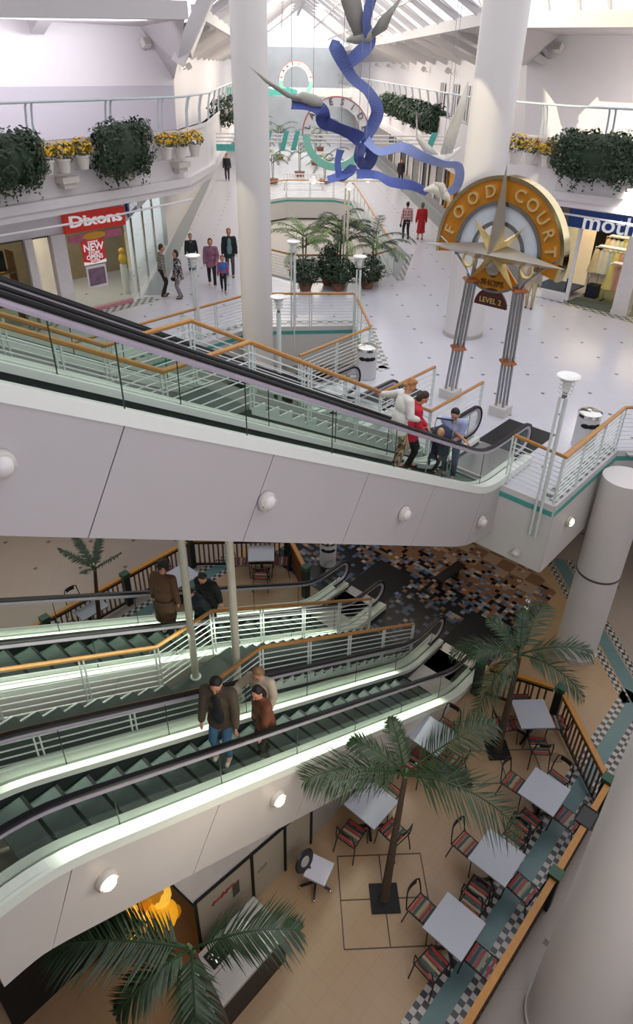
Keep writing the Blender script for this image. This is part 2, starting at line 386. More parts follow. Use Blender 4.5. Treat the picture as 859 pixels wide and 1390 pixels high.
skirt=M('skirt_panel','262d2b',.4,.2)
combm=M('landing_plate','15161a',.45,.3,var=.3)
deckl=M('deck_enamel_lit','eef5e6',.3,var=.03)  # lower deck enamel with the handrail tubes' pale green light in its colour
railtrack=M('handrail_track','b9aebd',.35,.2)
def escalator(label,group,Yn,Yf,x0,z0,z1,xn,xtop,panel_m,deck_m,depth=1.16,sides=True,lw=1.9,dw=.2):
    A=(x0,z0,z1); t=thing('escalator',label,'escalator',(xn,(Yn+Yf)/2,z0),group=group)
    # cladding panels on both long sides, cut square to the slope
    for Y,s in ((Yn-dw,-1),(Yf+dw,1)):
        x=xn-.25; cuts=[x]
        while x>xtop+.3: x-=lw; cuts.append(max(x,xtop))
        for c0,c1 in zip(cuts,cuts[1:]):
            g=.006; q=xs(c1+g,c0-g,.3); top=[];bot=[]
            for xx in q:
                sl=slope(xx,*A); L=math.hypot(1,sl); zz=zf(xx,*A)+.07; top.append((xx,zz)); dn=min(depth,zz-z0+1.5); bot.append((xx+sl/L*depth, zz-depth/L))
            if z0<-1: bot=[(a,max(b,L1+.02)) for a,b in bot]; 
            mb=MB(); n=len(q); vs=[(a,Y,b) for a,b in top]+[(a,Y,b) for a,b in bot]+[(a,Y-s*.03,b) for a,b in top]+[(a,Y-s*.03,b) for a,b in bot]
            fs=[(i,i+1,n+i+1,n+i) for i in range(n-1)]+[(2*n+i,3*n+i,3*n+i+1,2*n+i+1) for i in range(n-1)]
            fs+=[(i,2*n+i,2*n+i+1,i+1) for i in range(n-1)]+[(n+i,n+i+1,3*n+i+1,3*n+i) for i in range(n-1)]+[(0,n,3*n,2*n),(n-1,3*n-1,4*n-1,2*n-1)][:1]
            mb.add(vs,fs); mb.build('side_panel',panel_m,t)
    # underside
    q=xs(xtop,xn-.3,.3); bt=[]
    for xx in q:
        sl=slope(xx,*A); L=math.hypot(1,sl); bt.append((xx+sl/L*depth,max(zf(xx,*A)+.09-depth/L,L1+.01 if z0<-1 else -99)))
    mb=MB(); n=len(q); mb.add([(a,Yn-dw+.04,b) for a,b in bt]+[(a,Yf+dw-.04,b) for a,b in bt],[(i,n+i,n+i+1,i+1) for i in range(n-1)]); mb.build('underside',panel_m,t)
    P=[(x,zf(x,*A)) for x in xs(xtop,xn-.12,.2)]
    for Yh,s in ((Yn,-1),(Yf,1)):
        o=Yh+s*dw; i_=Yh-s*.13
        def sec(y0,y1,a,b): return [(min(y0,y1),a),(max(y0,y1),a),(max(y0,y1),b),(min(y0,y1),b)]
        sweepx(MB(),P,sec(o-s*.0,Yh+s*.02,.07,.17)).build('outer_deck',deck_m,t)
        sweepx(MB(),P,sec(o+s*.012,o-s*.03,.03,.19)).build('deck_edge',deck_m,t)
        sweepx(MB(),P,sec(Yh-s*.02,i_,.06,.16)).build('inner_deck',deck_m,t)
        sweepx(MB(),P,sec(i_-s*.0,i_+s*.02,-.3,.06)).build('skirt',skirt,t)
        # handrail with newel loop
        r=.33; xc=xn-r; Q=[(x,zf(x,*A)+.93) for x in xs(xtop-.0,xc,.2)]; zc=zf(xc,*A)+.93-r
        arc=[(xc+r*math.sin(k*PI/10),zc+r*math.cos(k*PI/10)) for k in range(1,11)]
        hp=Q+arc+[(xc-.25,zc-r)]
        def ribbon(pts,off,w,h):
            mb=MB(); n=len(pts); vs=[]
            for i,(x,z) in enumerate(pts):
                a=pts[max(0,i-1)]; b=pts[min(n-1,i+1)]; tx,tz=b[0]-a[0],b[1]-a[1]; l=math.hypot(tx,tz); nx,nz=-tz/l,tx/l
                for dy,dn in ((-w/2,0),(-w/2*.8,h/2),(w/2*.8,h/2),(w/2,0),(w/2*.8,-h/2),(-w/2*.8,-h/2)):
                    vs.append((x+nx*(dn+off),Yh+dy,z+nz*(dn+off)))
            fs=[(i*6+j,i*6+(j+1)%6,(i+1)*6+(j+1)%6,(i+1)*6+j) for i in range(n-1) for j in range(6)]+[(5,4,3,2,1,0),tuple((n-1)*6+j for j in range(6))]
            return mb.add(vs,fs)
        ribbon(hp,0,.085,.05).build('handrail',rubber,t)
        ribbon(hp,-.06,.055,.06).build('handrail_track',railtrack,t)
        # glass panels with dark joints
        gl=[(x,zf(x,*A)+.15,zf(x,*A)+.85) for x in xs(xtop,xc,.17)]
        for k in range(1,9):
            a=k*PI/18; xx=xc+(r-.07)*math.sin(a); gl.append((xx,zf(xx,*A)+.15 if xx<xn-.14 else zc-r+.1,zc+(r-.07)*math.cos(a)))
        step=9; k=len(gl)-1
        while k>0:
            j=max(0,k-step); sg=gl[j:k+1]; n=len(sg)
            mb=MB(); mb.add([(a,Yh,b) for a,b,c in sg]+[(a,Yh,c) for a,b,c in sg],[(i,i+1,n+i+1,n+i) for i in range(n-1)]); mb.build('glass_panel',glassm,t)
            if j>0: a,b,c=gl[j]; MB().bar((a,Yh,b),(a,Yh,c),.008,.012).build('glass_joint',glasss,t)
            k=j
    # steps
    st=.4; n=int((z1-z0)/(st*TG)); w=(Yf-Yn)-.28; yc=(Yn+Yf)/2; first=None
    for k in range(-1,n+1):
        xa=x0-st*k; zz=z0+max(0,k)*st*TG if k>=0 else z0
        if xa<xtop: break
        if first is None or k<=0:
            mb=MB(); mb.box((xa+st*.0-st/2,yc,zz-.02),(st,w,.04)); o=mb.build('step',stepm,t)
            rm=MB(); rm.box((xa-.015,yc,zz+.001-st*TG/2),(.045,w,st*TG)); ro=rm.build('riser',riserm,o)
            if k>=0: first=(o,ro,xa,zz)
        else:
            o=first[0].copy(); COL.objects.link(o); o.location=(xa-first[2],0,zz-first[3]); ro=first[1].copy(); COL.objects.link(ro); ro.parent=o
    MB().box(((x0+.4+xn)/2,yc,z0+.004),(xn-x0-.4+.0,w,.012)).build('comb_plate',steel,t)
    MB().box((xn+.75,yc,z0+.004),(1.5,w+.25,.012)).build('landing_plate',combm,t)
    return t
eg='escalators of the two banks'
E_un=escalator('upper escalator in front, with white cladding and a family riding down','upper escalators',5.2,6.42,10.75,0.,5.3,12.72,.9,clad,deckm)
E_uf=escalator('upper escalator at the back beyond the staircase, handrail ends by the void','upper escalators',8.62,9.84,10.75,0.,5.3,12.6,.9,clad,deckm)
E_ln=escalator('lower escalator nearest the dining tables, carrying three people up','lower escalators',4.76,5.94,10.15,L1,0.,11.55,.3,clad_low,deckl,lw=2.0)
E_lf=escalator('lower escalator at the back, carrying a brown coat and two people in black','lower escalators',7.86,9.08,10.15,L1,0.,11.6,.3,clad_low,deckl)
for o in (E_un,E_uf,E_ln,E_lf): 
    if 'group' in o: del o['group']
# area lamps: tubes under the lower handrails, and the added fill lamps
def lamp_area(loc,direction,sx,sy,power,col,name='area_light',spread=None):
    l=bpy.data.lights.new(name,'AREA'); l.shape='RECTANGLE'; l.size=sx; l.size_y=sy; l.energy=power; l.color=rgb(col)[:3]
    if spread: l.spread=spread
    o=bpy.data.objects.new(name,l); COL.objects.link(o); o.location=loc
    d=V3(direction).normalized(); o.rotation_mode='QUATERNION'; o.rotation_quaternion=d.to_track_quat('-Z','Y'); return o
# ---- wall lights on the cladding
def wall_light(P,label,lit,group,normal=(0,-1,0),r=.13):
    t=thing('wall_light',label,'wall light',P,group=group); n=V3(normal).normalized(); q=n.to_track_quat('Z','Y').to_matrix().to_4x4(); q.translation=P
    MB().lathe([(r,0),(r,.04),(r*.92,.06),(r*.8,.07)],n=20,M4=q).build('rim',M('light_rim','c9c4bd',.4),t,True)
    g=M('lit_globe','fff6dc',.4,emit=9.,ecol='ffe9b0') if lit else M('unlit_globe','dcd8d6',.35)
    MB().ball((0,0,0),(r*.74,r*.74,r*.55),14,8,M4=q@Matrix.Translation((0,0,.06))).build('globe',g,t,True)
    m2=q@Matrix.Translation((0,0,.075)); mb=MB(); mb.box(None,(r*1.7,.03,.05),M4=m2); mb.build('guard',M('light_rim','c9c4bd'),t)
    return t
for nm,px,py,lit in (('white round light on the upper cladding, below the middle of the handrail',360,680,0),('white round light on the upper cladding, below the riders',547,697,0),('small white round light on the upper cladding, nearest the landing',652,708,0),('white round light at the left edge of the upper cladding',-2,630,0)):
    wall_light(onY(px,py,4.985),nm,lit,'lights on the upper cladding')
for nm,px,py in (('glowing round light low on the lower cladding, at its left end',143,1193),('glowing round light on the lower cladding above the board partition',375,1083)):
    wall_light(onY(px,py,4.545),nm,1,'lights on the lower cladding',r=.14)
P=at(768,720,-.9); P=V3((12.2,3.81,-.75)); wall_light(P,'glowing round light on the side of the landing slab',1,'lights on the landing slab',(0,-1,0),.12)
P=onX(701,750,11.26); wall_light(P,'small white spotlight low on the end face of the landing slab',0,'lights on the landing slab',(-1,0,0),.1)
# ---- railings
def railing(label,pts,z=None,h=1.05,bars=7,spacing=1.4,foot=.0,group=None,h0=.12,wood=woodrail,posts=None,m=whitemetal,pw=.05,parent_t=None,br=.011,ends=True):
    pts=[V3(p) for p in pts]; t=thing('railing',label,'railing',pts[0],group=group)
    U=V3((0,0,1))
    MB().tube([p+U*h for p in pts],.037,8).build('handrail',wood,t,True)
    for k in range(bars):
        zz=h0+(h-.16-h0)*k/(bars-1); MB().tube([p+U*zz for p in pts],br,5).build('rail_bar',m,t)
    for i in range(len(pts)-1):
        a,b=pts[i],pts[i+1]; L=(b-a).length; n=max(1,round(L/spacing)); d=V3((b.x-a.x,b.y-a.y,0)).normalized()
        for k in range(0 if (i==0) else 0,n+(1 if i==len(pts)-2 else 0)):
            p=a.lerp(b,k/n); mb=MB()
            for s in (-1,1):
                q=p+d*s*.035; mb.bar(q-U*foot,q+U*(h-.03),.03,.02)
            mb.build('post',m,t)
    return t
# upper staircase and lower staircase
def staircase(label,Y0,Y1,xb,z0,xl1,xl0,zl,xt,z1,tm,group=None):
    t=thing('staircase',label,'staircase',(xb,(Y0+Y1)/2,z0),group=group); yc=(Y0+Y1)/2; w=Y1-Y0
    for (xa,za,xe,ze) in ((xb,z0,xl1,zl),(xl0,zl,xt,z1)):
        n=round((ze-za)/.17); run=(xa-xe)/n; rise=(ze-za)/n; first=None
        for k in range(n):
            xx=xa-run*(k+.5); zz=za+rise*(k+1)
            if first is None:
                mb=MB(); mb.box((xx+.02,yc,zz-.03),(run+.04,w,.06)); first=(mb.build('stair_tread',tm,t),xx,zz)
            else:
                o=first[0].copy(); COL.objects.link(o); o.location=(xx-first[1],0,zz-first[2])
        for Y in (Y0-.03,Y1+.03):
            pr_=[];
            for k in range(n): pr_+= [(xa-run*k,za+rise*k+.01),(xa-run*k,za+rise*(k+1)+.01)]
            pr_+=[(xe,ze+.01),(xe,ze-.16),(xa,za-.12)]
            if z0<-1: pr_[-1]=(xa,max(za-.1,L1+.005))
            # saw-tooth stringer, built step by step
            mb=MB()
            for k in range(n):
                x1_=xa-run*k; x2_=x1_-run; zz=za+rise*(k+1); lo1=za+(xa-x1_)*rise/run-.10; lo2=lo1+rise
                mb.extr([(x1_,Y-.015,max(lo1,L1+.01) if z0<-1 else max(lo1,-.4)),(x2_,Y-.015,max(lo2,L1+.01) if z0<-1 else lo2),(x2_,Y-.015,zz),(x1_,Y-.015,zz)],(0,.03,0))
            mb.build('stringer',whitemetal,t)
        a=V3((xa,0,za-.14)); b=V3((xe,0,ze-.14)); 
        if z0<-1: a.z=max(a.z,L1+.02)
        mb=MB(); mb.extr([(a.x,Y0,a.z-.02),(b.x,Y0,b.z-.12),(b.x,Y0,b.z-.18),(a.x,Y0,a.z-.03)],(0,w,0)); mb.build('soffit',M('stair_soffit','6f7672',.6),t)
    mb=MB(); mb.box(((xl0+xl1)/2,yc,zl-.11),(xl1-xl0+.06,w+.06,.22)); mb.build('landing',M('stair_landing','454f4a',.6,var=.15),t)
    return t
staircase('long pale staircase between the two upper escalators',6.95,8.1,11.25,0,6.25,4.7,2.85,.35,5.3,M('upper_tread','6f726e',.6,var=.2))
staircase('dark staircase with white saw-tooth edges between the two lower escalators',6.28,7.42,10.5,L1,5.6,4.4,-2.25,.4,0,treadm)
for Y,lab in ((6.86,'wooden-topped white railing of the upper staircase, nearer side'),(8.19,'wooden-topped white railing of the upper staircase, far side')):
    railing(lab,[(13.45,Y,.02),(11.3,Y,.02),(6.22,Y,2.87),(4.7,Y,2.87),(.7,Y,5.13)],spacing=1.55)
for Y,lab in ((6.2,'wooden-topped railing of the lower staircase, nearer side'),(7.5,'wooden-topped railing of the lower staircase, far side')):
    railing(lab,[(10.55,Y,L1+.03),(5.62,Y,-2.24),(4.4,Y,-2.24),(.5,Y,-.05)],spacing=1.6)
# poles that carry the upper flight
for x,y,zt,lab in ((5.0,7.3,2.55,'thin white pole rising from the lower landing, left one'),(5.2,6.36,2.5,'thin white pole rising from the lower landing, right one')):
    t=thing('support_pole',lab,'pole',(x,y,-2.25)); MB().cyl((x,y,-2.25),.065,zt+2.25,16).build('shaft',M('pole_paint','cfcdb9',.5),t,True); MB().cyl((x,y,-2.25),.1,.03,16).build('base_plate',whitemetal,t,True)
# edge railings of the upper floor
railing('wooden-topped white railing round the pointed landing corner',[(11.5,5.0,0.),(11.36,3.9,0),(14.35,3.9,0),(15.8,2.45,0),(17.05,1.2,0)],h=1.1,spacing=1.15,foot=.75,bars=9)
railing('railing along the left edge of the void in front of the electrical shop',[(14.2,15.75,0),(10.4,15.75,0),(6.8,15.75,0)],h=1.1,foot=.4,bars=9)
railing('railing across the far end of the void below the potted palms',[(14.75,15.4,0),(16.75,13.45,0),(14.6,11.1,0)],h=1.1,foot=.6,bars=9)
railing('short railing by the waste bin at the head of the back escalator',[(14.55,11.06,0),(11.6,10.98,0)],h=1.1,bars=9)
rv=[UV(u,v) for u,v in ((26.6,.5),(26.6,3.5),(27.8,4.6),(45,4.6),(46.3,3.4),(46.3,.4),(45,-1.0),(28.1,-1.0),(26.6,.5))]
railing('white railing round the second void beyond the potted palms',rv,h=1.05,foot=.35,bars=8,spacing=2.0)
# ---- lamp posts with a cage head and a white bowl
def lamp_post(x,y,zb,zt,label,n3=True,group='uplighter lamp posts of the upper floor',orient=0.):
    t=thing('lamp_post',label,'lamp post',(x,y,zb),group=group)
    for k in range(3 if n3 else 1):
        a=2*PI*k/3+orient; r=.07 if n3 else 0; MB().cyl((x+r*math.cos(a),y+r*math.sin(a),zb),.027 if n3 else .06,zt-zb-.4,10).build('pole',whitemetal,t,True)
    MB().cyl((x,y,zt-.42),.045,.12,12).build('neck',M('lamp_neck','8a7f7a',.4,.3),t,True)
    for k in range(3): MB().tube([(x+.13*math.cos(2*PI*j/16),y+.13*math.sin(2*PI*j/16),zt-.3+.08*k) for j in range(16)],.009,5,True).build('cage_ring',whitemetal,t)
    MB().lathe([(.06,-.30),(.09,-.1),(.17,-.04),(.215,0),(.2,.015),(.12,-.01)],(x,y,zt),24).build('bowl',diffuse_disc,t,True)
    return t
def zz(px,py,x,y):
    d=ray(px,py); k=math.hypot(x,y)/math.hypot(d.x,d.y); return HC+d.z*k
lamp_post(11.25,4.12,-.75,zz(770,510,11.25,4.12),'lamp post in front on the landing corner, tallest in view')
p=UV(21.5,-.3); lamp_post(15.35,14.8,-.75,zz(419,328,15.35,14.8),'lamp post behind the void, directly left of the potted palms')
lamp_post(16.3,12.95,-.6,zz(488,348,16.3,12.95),'lamp post to the right, in front of the potted palms')
lamp_post(11.9,12.0,L1,zz(405,403,11.9,12.0),'lamp post in the void in front of the white column',n3=False)
lamp_post(12.2,15.72,-.45,zz(255,347,12.2,15.72),'lamp post on the left void railing near the shoppers')
# ================================================================ FOOD COURT FURNITURE (lower floor)
def stripes(name,cols,s,axis='X'):
    m,nt,b=newmat(name); tc=nt.nodes.new('ShaderNodeTexCoord'); sp=nt.nodes.new('ShaderNodeSeparateXYZ'); nt.links.new(tc.outputs['Object'],sp.inputs[0])
    k=mth(nt,'FRACT',mth(nt,'DIVIDE',mth(nt,'ADD',sp.outputs['XYZ'.index(axis)],10.),s*len(cols)))
    r=nt.nodes.new('ShaderNodeValToRGB'); r.color_ramp.interpolation='CONSTANT'; e=r.color_ramp.elements
    e[0].color=rgb(cols[0]); e[1].position=1/len(cols); e[1].color=rgb(cols[1])
    for i,c in enumerate(cols[2:],2): q=e.new(i/len(cols)); q.color=rgb(c)
    nt.links.new(k,r.inputs[0]); nt.links.new(r.outputs[0],b.inputs['Base Color']); b.inputs['Roughness'].default_value=.5; return m
def make_chair():
    t=thing('dining_chair','black metal chair','chair')
    slat=['93302a','23423f','8f8468','8a2a26','26323a','93302a']
    for i,c in enumerate(slat):
        MB().box((-.165+.066*i,0,.45),(.046,.34,.018)).build('seat_slat',M('slat_'+c,c,.5,var=.1),t)
    mb=MB(); mb.tube([(-.22,-.19,.44),(.2,-.18,.44),(.2,.18,.44),(-.22,.19,.44)],.012,6,True); mb.build('seat_frame',darkm,t,True)
    for y in (-.19,.19): MB().tube([(.21,y,.44),(.24,y*1.12,0)],.012,6).build('leg',darkm,t,True); MB().tube([(-.19,y,.44),(-.27,y*1.12,0)],.012,6).build('leg',darkm,t,True)
    arch=[(-.22-.09*math.sin(k*PI/10),-.2*math.cos(k*PI/10),.44+.43*min(1,1.6*math.sin(k*PI/10))) for k in range(11)]
    MB().tube(arch,.013,6).build('back_frame',darkm,t,True)
    mb=MB(); A=[]; 
    for k in range(3,8):
        w=k*PI/10; A.append((-.215-.09*math.sin(w),-.2*math.cos(w),.44+.43*min(1,1.6*math.sin(w))))
    n=len(A); mb.add([(x,y,z-.012) for x,y,z in A]+[(x+.004,y*.95,z-.11) for x,y,z in A],[(i,i+1,n+i+1,n+i) for i in range(n-1)]); mb.build('back_band',darkm,t)
    return t
CH=make_chair(); chfirst=[True]
def chair(x,y,rz,label,z=L1+.005):
    global CH
    if chfirst[0]:
        chfirst[0]=False; CH.location=(x,y,z); CH.rotation_euler=(0,0,rz); CH['label']=label; CH['group']='dining chairs'; return CH
    return copy_tree(CH,(x,y,z),rz,label)
def make_table():
    t=thing('dining_table','table','table')
    mb=MB(); mb.box((0,0,.735),(.74,.72,.03)); mb.build('table_top',tabletop,t)
    MB().box((0,0,.71),(.70,.68,.02)).build('edge_frame',darkm,t)
    MB().cyl((0,0,.03),.035,.68,12).build('pedestal',darkm,t,True)
    for k in range(4): 
        a=PI/4+k*PI/2; MB().bar((0,0,.04),(.3*math.cos(a),.3*math.sin(a),.02),.05,.03).build('foot',darkm,t)
    return t
TB=make_table(); tbf=[True]
def table(x,y,rz,label,chairs):
    global TB
    z=L1+.005
    if tbf[0]: tbf[0]=False; TB.location=(x,y,z); TB.rotation_euler=(0,0,rz); TB['label']=label; TB['group']='dining tables'
    else: copy_tree(TB,(x,y,z),rz,label)
    for ang,dist,lab in chairs:
        a=rz+ang; chair(x+dist*math.cos(a),y+dist*math.sin(a),a+PI+random.uniform(-.12,.12),lab)
H=PI/2
def sides(nm,skip=(),d=(.56,.54,.56,.54)):
    w=('right','far','left','near')  # +X, +Y, -X, -Y of the table as the photo shows it
    return [(k*H,d[k],'black chair with striped slats, %s side of the %s'%(w[k],nm)) for k in range(4) if k not in skip]
table(7.12,1.97,0,'grey square table, third from the fence corner, palm frond hanging over it',sides('palm-shaded table'))
table(5.67,1.92,0,'grey square table beside the fence, lowest in the photo',sides('lowest fence-side table'))
table(8.85,1.94,0,'grey square table near the black tray on the fence',sides('table by the fence tray'))
table(10.37,2.95,PI/4,'grey square table in the fence corner behind the second palm',sides('corner table behind the second palm'))
table(8.45,4.22,0,'grey square table pushed under the escalator, behind the palm crown',sides('upper escalator-side table',(1,),(.56,.54,.54,.52)))
table(6.42,4.2,0,'grey square table against the escalator cladding, left of the leaning palm',sides('lower escalator-side table',(1,),(.54,.54,.54,.54)))
# the far side of the food court
table(10.25,11.15,PI/4,'grey table on the far side, under the upper escalator, between railings',sides('far table right of the poles'))
table(8.1,12.0,0,'grey table on the far side, beside the brown-coated rider',sides('far table by the brown coat',(0,)))
table(5.75,12.72,0,'grey table on the far side, at the foot of the far palm',sides('far table by the far palm',(0,3)))
# fences with green posts, an orange rail and brown balusters
def fence(label,pts,posts,group=None,sp=.13,h=.95):
    pts=[V3((p[0],p[1],L1+.006)) for p in pts]; t=thing('fence',label,'fence',pts[0]); U=V3((0,0,1))
    mb=MB(); 
    for a,b in zip(pts,pts[1:]): mb.bar(a+U*h,b+U*h,.11,.06)
    mb.build('top_rail',woodrail2,t)
    mb=MB()
    for a,b in zip(pts,pts[1:]): mb.bar(a+U*.1,b+U*.1,.05,.06)
    mb.build('bottom_rail',darkm,t)
    mb=MB()
    for a,b in zip(pts,pts[1:]): mb.bar(a+U*(h-.1),b+U*(h-.1),.05,.05)
    mb.build('under_rail',darkm,t)
    nb=0
    for a,b in zip(pts,pts[1:]):
        n=int((b-a).length/sp)
        for k in range(1,n):
            p=a.lerp(b,k/n); 
            if nb<95: MB().bar(p+U*.12,p+U*(h-.1),.04,.03).build('baluster',woodbrown,t)
            nb+=1
    for x,y in posts:
        q=thing('fence_post','green fence post','post',(x,y,L1+.006)); 
        bpy.data.objects.remove(q) if False else None
        MB().box((x,y,L1+.506),(.17,.17,1.0)).build('shaft',M('post_dark','16211c',.5),q); MB().box((x,y,L1+1.0),(.21,.21,.12)).build('cap',greenp,q); yield q
def mk(label,pts,posts,labs):
    for q,l in zip(fence(label,pts,posts),labs): q['label']=l
mk('orange-topped fence along the outer edge of the dining tables',[(2.6,1.06),(7.27,1.06)],[(7.38,1.06)],['green-capped fence post beside the table with the overhanging palm frond'])
mk('orange-topped fence between the two green posts, carrying the black tray',[(7.5,1.06),(9.6,1.08)],[(9.72,1.12)],['green-capped fence post at the outer fence corner near the tray'])
mk('slanting orange-topped fence with brown balusters behind the corner table',[(9.82,1.2),(11.1,2.62)],[(11.2,2.75)],['dark fence post where the slanting fence meets the column side fence'])
mk('orange-topped fence from the column to the lower escalator end',[(11.16,2.88),(10.72,4.22)],[(10.65,4.4)],['green fence post at the foot of the nearest lower escalator'])
mk('orange-topped fence on the far side, left of the far palm',[(2.,12.82),(4.55,12.82)],[(4.68,12.82)],['green-capped post on the far fence, lowest left'])
mk('orange-topped fence on the far side, behind the far palm',[(4.8,12.82),(6.8,12.82)],[(6.93,12.82)],['green-capped post on the far fence, above the far palm table'])
mk('orange-topped fence on the far side, left of the support poles',[(7.06,12.82),(8.95,12.82)],[(9.08,12.82)],['green-capped post on the far fence, beside the left pole'])
mk('brown-baluster fence on the far side, just under the upper cladding',[(9.15,12.75),(10.95,10.95)],[(11.02,10.85)],['dark post at the right end of the far fence'])
mk('short orange-topped fence beside the back lower escalator',[(11.0,10.7),(10.45,9.7)],[(10.4,9.58)],['green post at the foot of the back lower escalator'])
# ---- palms
def frond(mb,base,az,L,up,droop,nl=26,w=.32,lw=.034,twist=0.):
    nl=int(nl*1.5)
    d=V3((math.cos(az),math.sin(az),0)); P=[]; n=14
    for i in range(n+1):
        s=i/n; P.append(V3(base)+d*(L*s*(1-.12*s*s))+V3((0,0,L*(up*s-droop*s*s))))
    mb.tube(P,[.018*(1-.8*i/n)+.003 for i in range(n+1)],5)
    for k in range(nl):
        s=.12+.88*k/(nl-1); f=s*n; i=min(n-1,int(f)); p=P[i].lerp(P[i+1],f-i); t=(P[i+1]-P[i]).normalized(); sd=t.cross(V3((0,0,1))).normalized(); nn=sd.cross(t)
        ll=w*(math.sin(PI*min(1,.18+s*.8))**.6)*random.uniform(.88,1.1)
        for q in (-1,1):
            tip=p+(sd*q*.75+t*.6+nn*random.uniform(-.1,.3)-V3((0,0,random.uniform(.15,.5))))*ll; md=p.lerp(tip,.45)+nn*.02
            wv=t*lw*.5; mb.add([p-wv*.6,p+wv*.6,md+wv,tip,md-wv],[(0,1,2,4),(4,2,3)])
    return mb
def palm(label,base,crown,fr,L,leaf=leafp,r=(.085,.045),kinds='palm_tree',w=.32,group=None,nl=26):
    b=V3(base); c=V3(crown); t=thing(kinds,label,'palm tree',b); P=[]; n=10
    for i in range(n+1):
        s=i/n; p=b.lerp(c,s); off=V3((c.x-b.x,c.y-b.y,0))*(s*s-s)*.55; P.append(p+off)
    MB().tube(P,[r[0]+(r[1]-r[0])*i/n+(.02 if i==0 else 0) for i in range(n+1)],10).build('trunk',trunkm,t,True)
    MB().tube([P[-1],P[-1]+(P[-1]-P[-2]).normalized()*.16],[r[1]*1.15,.02],8).build('crown_shaft',M('crown_shaft','5d6b41',.6),t,True)
    for az,up,dr,k in fr: frond(MB(),P[-1]+V3((0,0,.06)),az,L*k,up,dr,nl,w*k).build('frond',leaf,t)
    return t
D=math.radians
def FR(*a): return [(D(z),n+d,d,L) for z,n,L,d in a]
def grate(x,y,s,label):
    mb=MB(); mb.box((x,y,L1+.022),(s,s,.03),rz=PI/4); o=mb.build('tree_grate',M('black_grate','0e0e0e',.7,var=.4,vs=40),None); tag(o,label,'grate')
grate(5.57,3.18,.5,'black square grate at the foot of the leaning palm'); grate(9.62,3.24,.48,'black square grate at the foot of the second palm')
# view right = az -48, view away = az 42
palm('leaning palm tree in the middle of the dining tables',(5.57,3.18,L1+.037),(6.17,3.43,-2.6),FR((150,.3,1.95,.55),(133,-.2,1.5,.6),(-33,.5,1.65,.6),(-74,-.08,2.1,.65),(112,.35,1.1,.6),(-58,.1,1.15,.6),(60,.7,.8,.5)),1.,r=(.085,.04),w=.36)
palm('palm tree by the corner table, partly in front of the column base',(9.62,3.24,L1+.037),(9.89,3.35,-2.62),FR((125,-.12,1.5,.6),(172,-.65,1.35,.9),(8,.25,1.5,.5),(-62,.25,1.45,.6),(-85,-.2,1.5,.6),(85,.45,.9,.5),(140,.1,1.2,.6),(30,.7,.8,.4)),1.,w=.33)
palm('slender palm tree on the far side, beyond the far fence, cut by the cladding',(5.75,12.3,L1+.0),at(129,775,-3.15),[(D(40),.9,.25,.8),(D(130),.9,.25,.8),(D(-60),.9,.2,.8),(D(220),.85,.3,.8),(D(90),1.0,.2,.8)],1.1,r=(.07,.04),w=.25)
palm('palm tree at the bottom of the photo, fronds over the counter',(2.35,3.55,L1),(2.2,3.98,-2.6),FR((141,.3,1.9,.5),(126,.02,1.5,.55),(-42,.12,1.6,.55),(-125,-.1,1.2,.6),(172,-.1,1.2,.6)),1.,nl=32,w=.38,leaf=leafd)
# ---- counter, wheeled high chair, partition boards, tray, bins
t=thing('service_counter','grey counter top with black sides and cutlery wells under the palm fronds','counter',(3.0,4.15,L1))
MB().box2((2.25,3.78,L1+.004),(3.72,4.5,-4.27)).build('body',M('counter_side','15130f',.5),t)
MB().box2((2.2,4.13,-4.27),(3.74,4.52,-4.2)).build('worktop',M('counter_top','a9a7a2',.35,var=.05),t); MB().box2((2.2,3.74,-4.27),(3.74,4.12,-4.2)).build('worktop',M('counter_top','a9a7a2'),t)
MB().box2((2.62,4.18,-4.2),(3.05,4.44,-4.19)).build('cutlery_well',dark,t)
for i in range(14):
    x=2.66+random.random()*.34; y=4.2+random.random()*.2; o=MB().bar((x,y,-4.183),(x+random.uniform(-.05,.05),y+random.uniform(-.05,.05),-4.17),.018,.006).build('spoon',chrome); tag(o,'piece of shiny cutlery lying in the counter well','cutlery','cutlery in the counter well')
for i,(x,y,s,l) in enumerate(((3.3,4.28,.17,'stack of white plates on the counter, nearer the boards'),(2.42,4.3,.15,'white tray stack on the counter left of the cutlery well'),(3.42,3.95,.18,'white bowl-like dish on the lower counter half'))):
    t2=thing('dish_stack',l,'dishes',(x,y,-4.2),group=None)
    for k in range(4): MB().box((x,y,-4.185+.022*k),(s,s*.9,.014),rz=.1*k).build('plate',M('dish_white','d9d7d4',.3),t2)
def hichair():
    x,y,z=4.92,4.22,L1+.005; t=thing('wheeled_chair','white-seated chair on castors with a black round backrest, against the boards','chair',(x,y,z))
    MB().box((x+.02,y-.05,z+.52),(.42,.40,.05),rz=.3).build('seat',M('white_seat','c9c9d2',.4),t); MB().cyl((x,y,z+.12),.03,.38,10).build('column',darkm,t,True)
    for k in range(5):
        a=2*PI*k/5; e=(x+.28*math.cos(a),y+.28*math.sin(a),z+.07); o=MB().bar((x,y,z+.13),e,.04,.03).build('leg',darkm,t); MB().ball((e[0],e[1],z+.03),.03,8,6).build('castor',chrome,o,True)
    m=Matrix.Translation((x-.12,y+.17,z+.72))@Matrix.Rotation(D(75),4,'X')@Matrix.Rotation(0,4,'Z')
    MB().lathe([(.2,-.02),(.22,0),(.2,.02)],n=20,M4=m).build('backrest',darkm,t,True)
    MB().lathe([(.10,.021),(.09,.03)],n=16,M4=m).build('badge',M('badge','a9a59f',.5),t); MB().bar((x-.02,y+.03,z+.5),(x-.12,y+.16,z+.6),.04,.02).build('back_support',darkm,t)
hichair()
